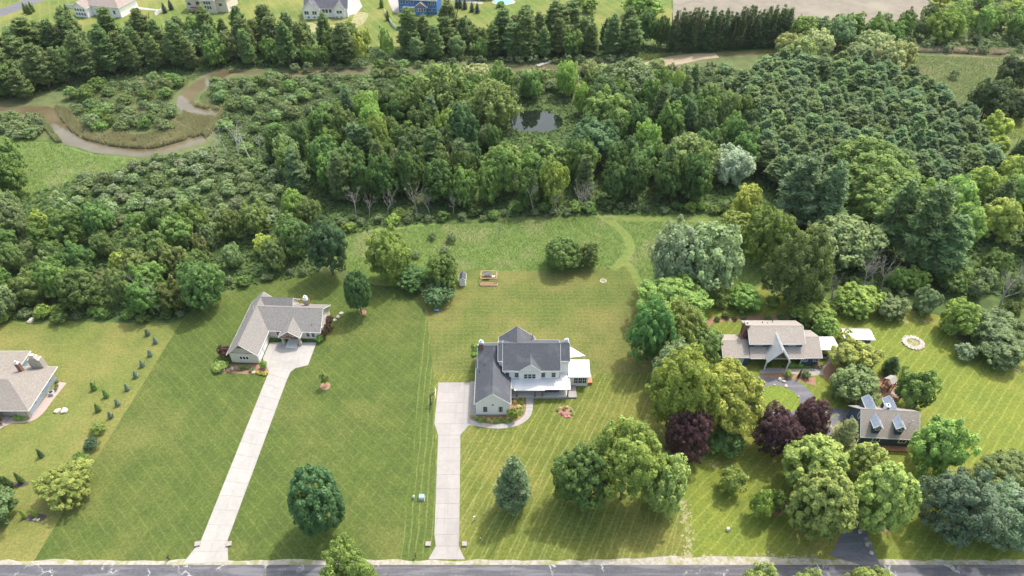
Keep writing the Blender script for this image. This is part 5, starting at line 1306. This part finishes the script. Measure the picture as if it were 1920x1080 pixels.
tbox('soft', (1512, 400, 1650, 500), (.080, .120, .040), 'broadleaf_tree', 'wide grey-green tree behind the big dark olive tree', .06)
for b in ((1643, 550, 1703, 600), (1715, 537, 1762, 590), (1768, 560, 1835, 632), (1812, 578, 1905, 650), (1836, 640, 1925, 668), (1760, 495, 1820, 548), (1570, 530, 1650, 590), (1480, 555, 1560, 600), (1585, 560, 1625, 592), (1690, 500, 1740, 545)):
    tbox('oak', b, random.choice([LT, MD, GG, YG]), 'small_tree', 'small bushy edge tree ' + near(*P((b[0] + b[2]) / 2, b[3])), .03, 'east lawn edge trees')
sbox((1790, 640, 1832, 676), (.085, .125, .065), 'lone grey-green bush on the east lawn')
sbox((1826, 500, 1870, 545), GG, 'grey shrub below the bare dead trees')

# ---------------- woods
VIEW_MARGIN = 60
def scatter(poly_px, spacing, avoid=1.0, tries=30):
    poly = PX(poly_px); xs = [p[0] for p in poly]; ys = [p[1] for p in poly]; out = []; cell = {}
    area = (max(xs) - min(xs)) * (max(ys) - min(ys)); n = int(area / spacing ** 2 * 7)
    occ = [(x, y, r) for x, y, r in OCC if min(xs) - 12 < x < max(xs) + 12 and min(ys) - 12 < y < max(ys) + 12]
    for _ in range(n):
        x, y = random.uniform(min(xs), max(xs)), random.uniform(min(ys), max(ys))
        if not inside((x, y), poly): continue
        c = (int(x // spacing), int(y // spacing)); ok = True
        for i in (-1, 0, 1):
            for j in (-1, 0, 1):
                for q in cell.get((c[0] + i, c[1] + j), ()):
                    if math.dist(q, (x, y)) < spacing: ok = False
        if ok and all(math.dist((x, y), (o[0], o[1])) > avoid * (o[2] * .75 + spacing * .35) for o in occ):
            cell.setdefault(c, []).append((x, y)); out.append((x, y))
    return out
WATER = [catmull(PX(pond_px), 3), ribbon(lower, 8), ribbon(upper, 10), ribbon(back, 3.2), ribbon(back2, 7)]
POND_CLEAR = PX([(950, 190), (1062, 190), (1080, 240), (1076, 300), (936, 304)])
def wet(p): return any(inside(p, w) for w in WATER)
def wood(poly, spacing, specs, group, avoid=1.0):
    """specs: weight, kind, height range, slimness range, colour list, name, label"""
    for (x, y) in scatter(poly, spacing, avoid):
        if wet((x, y)) or inside((x, y), POND_CLEAR): continue
        s = random.choices(specs, [q[0] for q in specs])[0]
        H = random.uniform(*s[2]); a = H * random.uniform(*s[3])
        tree(s[1], x, y, a, H, random.choice(s[4]), s[5], s[6] + ' ' + near(x, y), group, random.uniform(.02, .1))
GW = 'trees of the middle wood'
bl = 'broadleaf_tree'
# feature trees inside the wood
for b, kd, c, l in (((775, 118, 872, 218), 'soft', (.072, .112, .028), 'tallest pale green tree with a domed crown in the middle wood'),
                    ((874, 150, 970, 242), 'soft', (.082, .122, .030), 'pale green domed tree beside the pond'),
                    ((836, 195, 898, 292), 'oak', (.022, .056, .018), 'dark column-like tree between the pale domed trees'),
                    ((985, 262, 1062, 334), 'oak', (.046, .092, .018), 'mid-green tree in front of the pond'),
                    ((905, 268, 985, 334), 'oak', (.060, .105, .020), 'light green low tree in front of the pond'),
                    ((1068, 225, 1164, 310), 'oak', (.026, .060, .022), 'dark rounded tree beside the pond'),
                    ((1098, 168, 1180, 248), 'oak', (.070, .115, .022), 'bright rounded tree beyond the pond'),
                    ((1120, 115, 1235, 190), 'soft', (.055, .092, .032), 'wide soft-edged tree above the pond'),
                    ((1012, 300, 1066, 385), 'oak', (.105, .130, .020), 'yellow-green tree at the front of the middle wood'),
                    ((1240, 250, 1345, 345), 'soft', (.070, .100, .028), 'olive tree with loose crown in the middle wood'),
                    ((1335, 275, 1412, 345), 'soft', (.130, .165, .110), 'silvery tree among the dark wood trees'),
                    ((900, 236, 930, 276), 'soft', (.13, .15, .10), 'small silver shrub tree at the pond edge'),
                    ((860, 120, 920, 160), 'soft', (.135, .155, .070), 'pale cream-green willow behind the tallest domed tree')):
    tbox(kd, b, c, bl, l, .04)
for b, l in (((1555, 265, 1710, 385), 'broad mid-green tree mass at the foot of the pine plantation'), ((1585, 320, 1720, 430), 'rounded mid-green tree in front of the plantation')):
    tbox('hero', b, (.068, .112, .022), bl, l, .05)
for q in ((1480, 290, 428, 92), (1530, 300, 440, 74), (1700, 345, 500, 96), (1745, 405, 520, 88), (1655, 335, 470, 84)):
    conifer('pine', q[0], q[1], q[2], q[3], (.052, .094, .042) if q[0] < 1600 else (.056, .096, .034), 'white_pine', 'tall white pine with layered boughs ' + near(*P(q[0], q[2])), 'tall pines by the east lawn', .1)
# front row of the middle wood, facing the meadow
wood([(640, 402), (760, 384), (860, 386), (900, 400), (1000, 392), (1130, 388), (1200, 385), (1330, 392), (1335, 368), (1000, 366), (860, 362), (640, 375)], 5.6,
     [(4, 'oak', (12, 16), (.26, .34), [DK, DK, MD, (.033, .072, .016)], bl, 'dark broadleaf tree in the meadow-facing front row'),
      (1, 'pine', (14, 17), (.22, .27), [PN], 'pine_tree', 'pine in the meadow-facing front row')], 'front row trees of the middle wood')
wood([(600, 385), (640, 372), (860, 358), (1000, 362), (1335, 364), (1420, 340), (1400, 250), (1330, 190), (1180, 170), (1050, 178), (880, 190), (700, 230), (600, 265), (520, 290), (510, 340)], 6.4,
     [(5, 'oak', (10, 15), (.28, .38), [DK, MD, MD, (.036, .078, .018), (.030, .066, .022)], bl, 'round-crowned tree inside the middle wood'),
      (2, 'soft', (10, 14), (.28, .36), [GG, (.058, .095, .024), LT], bl, 'soft light-crowned tree inside the middle wood'),
      (1, 'pine', (14, 17), (.2, .26), [PN, PB], 'pine_tree', 'pine among the middle wood')], GW)
wood([(620, 365), (820, 365), (820, 320), (700, 310), (620, 325)], 8,
     [(1, 'pine', (15, 18), (.22, .27), [PN, (.030, .060, .022)], 'pine_tree', 'pine in the small stand')], 'pine stand behind the dead trunks', .5)
# western woodland band
wood([(-160, 610), (-20, 598), (150, 590), (320, 592), (350, 560), (420, 535), (520, 510), (575, 500), (570, 440), (640, 415), (600, 398), (480, 424), (200, 440), (60, 405), (-180, 450)], 6.0,
     [(5, 'oak', (7.5, 12), (.32, .44), [DK, MD, MD, (.040, .082, .018), OL], bl, 'rounded tree in the western woodland'),
      (2, 'soft', (7, 11), (.33, .42), [GG, LT, (.055, .090, .024)], bl, 'loose grey-green tree in the western woodland'),
      (.7, 'oak', (5, 7), (.38, .46), [YG, (.115, .15, .02)], bl, 'small yellow-green tree in the western woodland'),
      (.5, 'sparse', (9, 12), (.24, .3), [GG, OL], 'thin_tree', 'thin pale-trunked tree in the western woodland')], 'western woodland trees')
wood([(-200, 430), (0, 400), (60, 370), (30, 318), (-10, 305), (-200, 330)], 6.4, [(3, 'oak', (9, 13), (.32, .4), [MD, LT, DK], bl, 'broadleaf tree in the western clump')], 'marsh meadow clump')
# far pine belt
pine_specs = [(5, 'pine', (11.5, 19.5), (.25, .36), [PN, PN, (.040, .072, .022), (.052, .080, .024)], 'pine_tree', 'tall dark pine in the far belt'),
              (2, 'oak', (8, 13), (.34, .42), [GG, MD, (.065, .105, .03)], bl, 'grey-green broadleaf tree in the far pine belt')]
wood([(-260, 205), (-60, 195), (60, 190), (110, 160), (230, 142), (420, 128), (660, 122), (662, 92), (440, 86), (250, 92), (60, 100), (-280, 130)], 5.6, pine_specs, 'far pine belt trees')
wood([(762, 118), (1000, 112), (1185, 104), (1185, 84), (1000, 84), (765, 88)], 5.2, pine_specs, 'far pine belt trees')
wood([(1185, 104), (1255, 100), (1255, 78), (1185, 84)], 7, [(1, 'oak', (13, 16), (.3, .36), [MD, DK], bl, 'tall broadleaf tree at the belt end')], 'trees beside the spruce row')
for row, (yb, n0) in enumerate(((98, 15), (90, 14))):
    for i in range(n0):
        conifer('spruce', 1262 + i * 14.8 + random.uniform(-3, 3) + row * 7, random.uniform(6, 22), yb - i * .9 + random.uniform(-2, 2), random.uniform(30, 38), (.026, .050, .018), 'spruce_tree', 'dark spruce in the tight planted row by the tilled field', 'spruce row', .02)
wood([(660, 122), (762, 118), (760, 92), (662, 95)], 6.5, [(1, 'sparse', (10, 14), (.18, .24), [GG, LT, YG], 'thin_tree', 'thin birch-like tree in the belt gap')], 'thin trees in the belt gap')
wood([(1475, 96), (1600, 92), (1760, 82), (1900, 78), (2050, 90), (2050, 60), (1900, 50), (1780, 50), (1600, 66), (1480, 76)], 7.0,
     [(3, 'oak', (9, 14), (.36, .46), [MD, LT, GG, (.075, .125, .025)], bl, 'rounded hedgerow tree')], 'hedgerow trees by the field')
wood([(1780, 50), (1900, 48), (2060, 60), (2100, -20), (1990, -60), (1700, -60), (1740, -10)], 13, [(3, 'oak', (5, 9), (.5, .65), [LT, YG, (.10, .16, .03)], bl, 'low bright scrub tree')], 'sunny scrub trees')
wood([(1470, 128), (1560, 128), (1690, 142), (1690, 110), (1560, 100), (1470, 104)], 9.5, [(1, 'soft', (9, 12), (.48, .6), [WL, (.125, .145, .060)], 'willow_tree', 'pale yellowish willow above the plantation')], 'creek bank willows')
# pine plantation
wood([(1375, 182), (1440, 150), (1560, 150), (1650, 158), (1720, 200), (1770, 232), (1830, 300), (1830, 350), (1740, 385), (1660, 372), (1560, 352), (1470, 372), (1430, 330), (1400, 250)], 3.6,
     [(1, 'plant', (10.0, 13.5), (.34, .46), [(.050, .088, .034), (.045, .082, .034), (.058, .094, .033), (.046, .084, .037)], 'plantation_pine', 'blue-green pine in the dense plantation')], 'plantation pines', .6)
# eastern broadleaf fringe
wood([(1640, 440), (1740, 400), (1840, 350), (1900, 330), (2080, 330), (2120, 470), (1960, 475), (1820, 470), (1760, 500), (1650, 480)], 7.6,
     [(3, 'layer', (12, 15), (.34, .42), [(.105, .150, .024), (.130, .165, .026), (.085, .135, .026)], bl, 'sunny yellow-green tree'),
      (1, 'pine', (14, 17), (.24, .28), [PN], 'pine_tree', 'dark pine among sunny trees')], 'eastern fringe trees')
wood([(1780, 250), (1850, 240), (1920, 330), (1850, 345), (1790, 290)], 8, [(1, 'layer', (7, 10), (.45, .55), [YG, (.12, .17, .03)], bl, 'low bright plantation-edge tree')], 'plantation flank trees')
for b in ((1824, 148, 1892, 222), (1870, 105, 1930, 170), (1880, 170, 1935, 222)): tbox('oak', b, (.026, .048, .018), bl, 'very dark dense tree by the eastern marsh', .03, 'dark marsh trees')
wood([(1560, 560), (1700, 530), (1830, 520), (1960, 520), (1960, 640), (1900, 640), (1840, 560), (1700, 552)], 6.5, [(2, 'oak', (5, 9), (.38, .48), [GG, MD, LT, OL], bl, 'ragged small tree')], 'ragged trees behind the east lawn')
# far trees past the houses (still in frame at the very top)
for q, k_ in (((50, 18), 0), ((57, 20), 0), ((62, 16), 0), ((120, 22), 1), ((128, 20), 1), ((310, 18), 1), ((322, 12), 1), ((716, 8), 0), ((857, 8), 1), ((863, 9), 1), ((872, 11), 1), ((885, 16), 1), ((895, 18), 1), ((760, 44), 1), ((728, 32), 0)):
    conifer('spruce', q[0], q[1] - 14, q[1] + 6, 12, [MD, (.035, .06, .045)][k_], 'yard_spruce', 'small spruce planted in the far house yards', 'far yard spruces', 0)
for b in ((1085, -5, 1122, 22), (1170, -12, 1245, 30), (1075, -20, 1110, 5), (930, 2, 948, 14)): tbox('oak', b, LT, bl, 'rounded yard tree on the far bright lawn', .03, 'far lawn trees')

# bare dead trees
def deadtree(x, yb, hpx, label, group, src=None):
    X, Y = P(x, yb); rx = ray(x, yb - hpx); t = Y / rx[1]; H = max(3, CAM_H + rx[2] * t)
    o = link('dead_tree', random.choice(src or dead), None, (X, Y, 0)); s = H / 14.0; o.scale = (s, s, s); o.rotation_euler = (random.uniform(-.12, .12), random.uniform(-.12, .12), random.uniform(0, 6.28)); tag(o, label, 'tree', group)
for q in ((668, 408, 66), (692, 408, 50), (725, 404, 60), (782, 402, 66), (806, 402, 54), (850, 402, 46), (1001, 400, 80), (1080, 398, 78), (1102, 400, 56), (1044, 400, 55)):
    deadtree(*q, 'bare grey dead tree at the front of the middle wood', 'dead trees facing the meadow')
for q in ((428, 288, 58), (447, 296, 66), (404, 282, 50), (470, 298, 58), (486, 292, 44), (520, 300, 50), (455, 288, 48)): deadtree(*q, 'bare white-barked dead tree above the creek bend', 'white dead trees by the creek', dead_white)
for q in ((1615, 545, 75), (1650, 545, 70), (1560, 560, 55), (1870, 585, 90), (1905, 590, 95), (1630, 540, 60)): deadtree(*q, 'bare branching dead tree along the back edge of the east lawn', 'dead trees behind the east lawn')
for q in ((290, 590, 75), (300, 585, 60), (935, 448, 28), (1290, 372, 60), (540, 120, 40), (170, 100, 45), (1255, 330, 40)): deadtree(*q, 'lone bare dead tree standing among green foliage', 'scattered dead trees')

# ---------------- shrubs: the first 300 as single shrubs, the rest as one mass
spots = []
def shrubs(poly, spacing, size, cols, label, group, ratio=(.7, 1.0), avoid=.5):
    for (x, y) in scatter(poly, spacing, avoid):
        if wet((x, y)) or (inside((x, y), POND_CLEAR) and random.random() < .6): continue
        a = random.uniform(*size); spots.append((a / (y + 60), x, y, a, a * 2 * random.uniform(*ratio) * .8, random.choice(cols), label + ' ' + near(x, y), group))
shrubs([(150, 338), (330, 292), (500, 300), (600, 385), (560, 415), (480, 428), (200, 442), (140, 400)], 3.3, (1.5, 2.6), [GG, (.080, .115, .045), (.062, .092, .038), (.09, .12, .06)], 'grey-green willow shrub', 'western willow scrub')
shrubs([(395, 160), (620, 142), (800, 142), (790, 200), (640, 250), (520, 300), (430, 280), (410, 225), (425, 210)], 4.9, (1.6, 3.2), [GG, (.055, .098, .032), (.068, .115, .034), MD], 'rounded scrub bush', 'creek bend scrub')
shrubs([(130, 175), (300, 150), (350, 150), (345, 180), (320, 245), (180, 250), (140, 215)], 4.3, (1.8, 3.3), [GG, MD, (.06, .1, .03), (.075, .11, .04)], 'rounded peninsula bush', 'peninsula bushes')
shrubs([(-120, 220), (70, 222), (95, 250), (60, 262), (-120, 260)], 3.6, (1.8, 2.8), [GG, (.07, .105, .045)], 'low grey-green bank bush', 'marsh bank bushes')
shrubs([(870, 150), (1110, 140), (1330, 130), (1400, 150), (1360, 190), (1180, 172), (1040, 178), (900, 190)], 4.4, (2.0, 3.6), [GG, (.062, .1, .03), MD, WL], 'creekside scrub bush', 'pond side scrub')
shrubs([(660, 128), (1180, 108), (1180, 120), (1000, 119), (700, 130), (430, 140)], 3.6, (1.4, 2.6), [GG, MD, (.07, .115, .03)], 'low bush under the far pines', 'far bank bushes')
shrubs([(1480, 92), (1640, 96), (1900, 100), (2000, 104), (2050, 82), (1900, 80), (1640, 84)], 4.6, (1.8, 3.0), [GG, (.075, .115, .045), (.09, .13, .05)], 'soft grey-green belt shrub', 'marsh belt shrubs')
shrubs([(640, 412), (760, 404), (850, 412), (840, 424), (740, 420), (650, 436)], 3.0, (1.4, 2.4), [MD, (.05, .095, .025), LT], 'thicket bush between wood and meadow', 'meadow thicket bushes', avoid=.2)
shrubs([(860, 418), (1130, 400), (1340, 402), (1340, 392), (1130, 390), (860, 402)], 3.2, (1.2, 2.2), [MD, DK, LT], 'low bush at the foot of the wood', 'wood foot bushes', avoid=.05)
shrubs([(-120, 604), (140, 602), (330, 604), (425, 546), (520, 520), (575, 514), (560, 500), (420, 528), (330, 580), (140, 586), (-120, 590)], 3.0, (1.2, 2.2), [MD, GG, LT, (.05, .09, .02)], 'leafy bush on the mown woodland edge', 'woodland edge bushes', avoid=.1)
shrubs([(800, 450), (850, 440), (870, 500), (800, 530), (760, 500)], 4.5, (1.0, 1.9), [MD, LT], 'low bush standing in the meadow grass', 'meadow corner bushes')
shrubs([(1560, 590), (1640, 568), (1700, 556), (1660, 545), (1560, 565)], 3.2, (1.3, 2.1), [GG, MD, LT], 'leafy lawn-edge bush', 'shelter bushes')
shrubs([(1830, 650), (1925, 672), (1960, 640), (1860, 600)], 3.4, (1.6, 2.4), [GG, MD], 'leafy bush at the ragged lawn corner', 'east corner bushes')
shrubs([(1690, 128), (1790, 142), (1820, 158), (1720, 132)], 6, (1.6, 2.6), [(.035, .07, .025), GG], 'dark bush dotted in marsh grass', 'marsh meadow bushes')
shrubs([(1420, 500), (1500, 560), (1470, 600), (1400, 560)], 5.0, (1.0, 2.0), [MD, LT, GG], 'low bush on the grassy slope', 'slope bushes')
shrubs([(1340, 395), (1440, 380), (1560, 445), (1650, 520), (1560, 560), (1470, 480)], 4.5, (1.4, 2.6), [MD, DK, GG], 'shade bush under the eastern trees', 'eastern shade bushes', avoid=.1)
shrubs([(1790, 20), (1900, 0), (2050, 30), (2050, 70), (1850, 62)], 5.5, (1.6, 3.0), [LT, YG, (.09, .14, .035)], 'sunlit scrub shrub', 'sunny scrub shrubs')
spots.sort(key=lambda s: -s[0])
for s in spots[:300]: shrub(*s[1:6], s[6], s[7])
def mass(name, items):
    P_, N_, S_, T_ = [], [], [], []
    for (_, x, y, a, h, col, *_r) in items:
        p, n, s, t = random.choice(bush_lo); an = random.uniform(0, 6.28); ca, sa = math.cos(an), math.sin(an)
        q = p.copy(); q[:, 0] = (p[:, 0] * ca - p[:, 1] * sa) * a / 1.6 + x; q[:, 1] = (p[:, 0] * sa + p[:, 1] * ca) * a / 1.6 + y; q[:, 2] *= h / 2.4
        nn = n.copy(); nn[:, 0] = n[:, 0] * ca - n[:, 1] * sa; nn[:, 1] = n[:, 0] * sa + n[:, 1] * ca
        P_.append(q); N_.append(nn); S_.append(s * a / 1.6); T_.append(np.clip(t * .7 + random.uniform(-.1, .35), 0, 1))
    me = leafmesh(name, np.concatenate(P_), np.concatenate(N_), np.concatenate(S_), np.concatenate(T_))
    o = link(name, me); o.color = (.18, .24, .10, 1); return tag(o, 'scrub growing too thick to count in the creek flats and under the woods', 'scrub', None, 'stuff')
if spots[300:]: mass('scrub', spots[300:])

# ---------------- ground cover (stuff)
def cover(name, poly_px, n, h, col, label, cat, size, upright=.0, z0=.0, avoid=(), tall=None):
    poly = PX(poly_px); xs = [p[0] for p in poly]; ys = [p[1] for p in poly]; pts = []
    def ins(px_, py_, pl):
        r = np.zeros(len(px_), bool); j = len(pl) - 1
        for i in range(len(pl)):
            (xi, yi), (xj, yj) = pl[i], pl[j]
            if yi != yj: r ^= ((yi > py_) != (yj > py_)) & (px_ < (xj - xi) * (py_ - yi) / (yj - yi) + xi)
            j = i
        return r
    for _ in range(12):
        cx_, cy_ = RNG.uniform(min(xs), max(xs), n), RNG.uniform(min(ys), max(ys), n)
        ok = ins(cx_, cy_, poly)
        for w in avoid: ok &= ~ins(cx_, cy_, w)
        pts += list(zip(cx_[ok].tolist(), cy_[ok].tolist()))
        if len(pts) >= n: break
    pts = pts[:n]
    p = np.array(pts); k = len(p)
    big = np.array([mnoise.noise(Vector((x * .12, y * .12, 3))) for x, y in pts]) * .5 + .5
    if tall and name == 'reeds':
        ed = np.array([mnoise.noise(Vector((x * .35, y * .35, 9))) for x, y in pts]); kp = ed + RNG.uniform(-.35, .35, k) > -.22
        p, big = p[kp], big[kp]; k = len(p)
    z = RNG.uniform(.2, 1, k) * h * (.5 + big)
    pos = np.stack([p[:, 0], p[:, 1], z0 + z * .6], 1)
    if tall:   # upright blades
        nr = RNG.normal(size=(k, 3)) * np.array([1, 1, .25]); td = np.tile(np.array([0, 0, 1.0]), (k, 1)) + RNG.normal(scale=.22, size=(k, 3))
        me = leafmesh(name, pos, nr, RNG.uniform(.7, 1.2, k) * h * .6, np.clip(big * .6 + RNG.uniform(-.1, .5, k), 0, 1), tall, .02, td)
    else:
        nr = RNG.normal(scale=.55, size=(k, 3)) + np.array([0, 0, 1.0])
        me = leafmesh(name, pos, nr, RNG.uniform(.6, 1.3, k) * size, np.clip(big * .7 + RNG.uniform(-.15, .4, k), 0, 1), .55)
    o = link(name, me); o.color = (*[q * 1.85 for q in col], 1); return tag(o, label, cat, None, 'stuff')
PATHS = [ribbon(pth, 2.4), ribbon(pth2, 2.2), ribbon(pth3, 2.4)]
cover('meadow_grass', [(640, 505), (645, 440), (860, 418), (1130, 402), (1335, 405), (1420, 440), (1430, 520), (1400, 560), (1240, 585), (1212, 560), (1200, 525), (1183, 503), (1100, 508), (960, 508), (850, 506), (775, 538), (700, 535)], 75000, .42, (.105, .165, .036), 'tall unmown meadow grass below the wood', 'grass', .26, avoid=PATHS, tall=.16)
cover('marsh_grass', [(-220, 235), (90, 265), (180, 290), (300, 300), (330, 330), (170, 340), (150, 380), (60, 380), (-200, 420)], 34000, .55, (.105, .155, .040), 'rough green marsh grass below the creek', 'grass', .36, avoid=WATER, tall=.16)
LOWR = [ribbon(lower, 4.4), ribbon(upper, 5.4)]
cover('reeds', [(104, 200), (128, 205), (150, 232), (200, 250), (270, 256), (320, 240), (345, 212), (362, 196), (420, 206), (425, 225), (385, 262), (345, 268), (290, 284), (230, 282), (165, 270), (122, 250)], 34000, 1.5, (.235, .225, .115), 'straw-coloured reeds fringing the inside of the creek bend', 'reeds', .4, avoid=LOWR, tall=.10)
cover('reeds', [(70, 200), (100, 205), (98, 240), (118, 268), (105, 268), (84, 240)], 5000, 1.3, (.16, .165, .08), 'pale green reeds along the outer creek bank', 'reeds', .4, avoid=LOWR, tall=.10)
cover('marsh_grass', [(130, 178), (310, 148), (420, 132), (415, 200), (350, 200), (320, 245), (200, 252), (130, 215)], 16000, .6, (.085, .115, .045), 'rough marsh grass on the peninsula inside the creek bend', 'grass', .4, avoid=WATER, tall=.16)
cover('reeds', [(1610, 95), (1880, 103), (1900, 97), (1640, 87)], 9000, 1.6, (.24, .20, .145), 'grey-brown reed bed above the eastern marsh', 'reeds', .5, tall=.12)
cover('reeds', [(1130, 108), (1290, 100), (1290, 106), (1150, 118)], 4000, 1.2, (.12, .15, .05), 'green reeds on the far creek bank', 'reeds', .5, tall=.12, avoid=WATER)
cover('marsh_grass', [(1660, 125), (1700, 104), (1880, 110), (1990, 130), (1990, 250), (1870, 265), (1760, 200)], 34000, .55, (.095, .135, .045), 'soft grey-green grass of the eastern marsh meadow', 'grass', .45, tall=.16)
cover('undergrowth', [(-150, 600), (330, 600), (420, 545), (600, 512), (640, 440), (860, 410), (1340, 400), (1640, 540), (1960, 560), (1960, 380), (1700, 180), (1400, 130), (700, 150), (420, 270), (180, 330), (-150, 420)], 70000, 1.1, (.046, .085, .022), 'mixed undergrowth covering the floor of the woods', 'undergrowth', .55, avoid=WATER + [PX([(640, 505), (645, 440), (860, 418), (1130, 402), (1335, 405), (1430, 440), (1430, 520), (1400, 560), (1240, 585), (1200, 540), (775, 538)])])
cover('undergrowth', [(-250, 215), (420, 132), (1250, 100), (1250, 84), (640, 90), (-250, 110)], 24000, 1.0, (.050, .085, .026), 'low undergrowth beneath the far pine belt', 'undergrowth', .6, avoid=WATER)
cover('undergrowth', [(400, 150), (800, 138), (1340, 125), (1340, 175), (880, 190), (520, 300), (410, 270)], 26000, .9, (.070, .110, .034), 'rough green cover of the creek flats', 'undergrowth', .55, avoid=WATER)


# ------------------------------------------------------------------ faint summer haze
hz = MB().box(-1500, 1500, -500, 2500, -1.5, 122).build('haze', 'ground')
hm = bpy.data.materials.new('haze_air'); hm.use_nodes = True; hm.node_tree.nodes.clear()
ho = hm.node_tree.nodes.new('ShaderNodeOutputMaterial'); hv = hm.node_tree.nodes.new('ShaderNodeVolumePrincipled')
hv.inputs['Color'].default_value = (.86, .92, 1, 1); hv.inputs['Density'].default_value = .00004; hv.inputs['Anisotropy'].default_value = .2
hm.node_tree.links.new(hv.outputs[0], ho.inputs['Volume'])
hz.data.materials.clear(); hz.data.materials.append(hm); hz['kind'] = 'stuff'; hz['label'] = 'faint pale summer haze filling the air'; hz['category'] = 'haze'
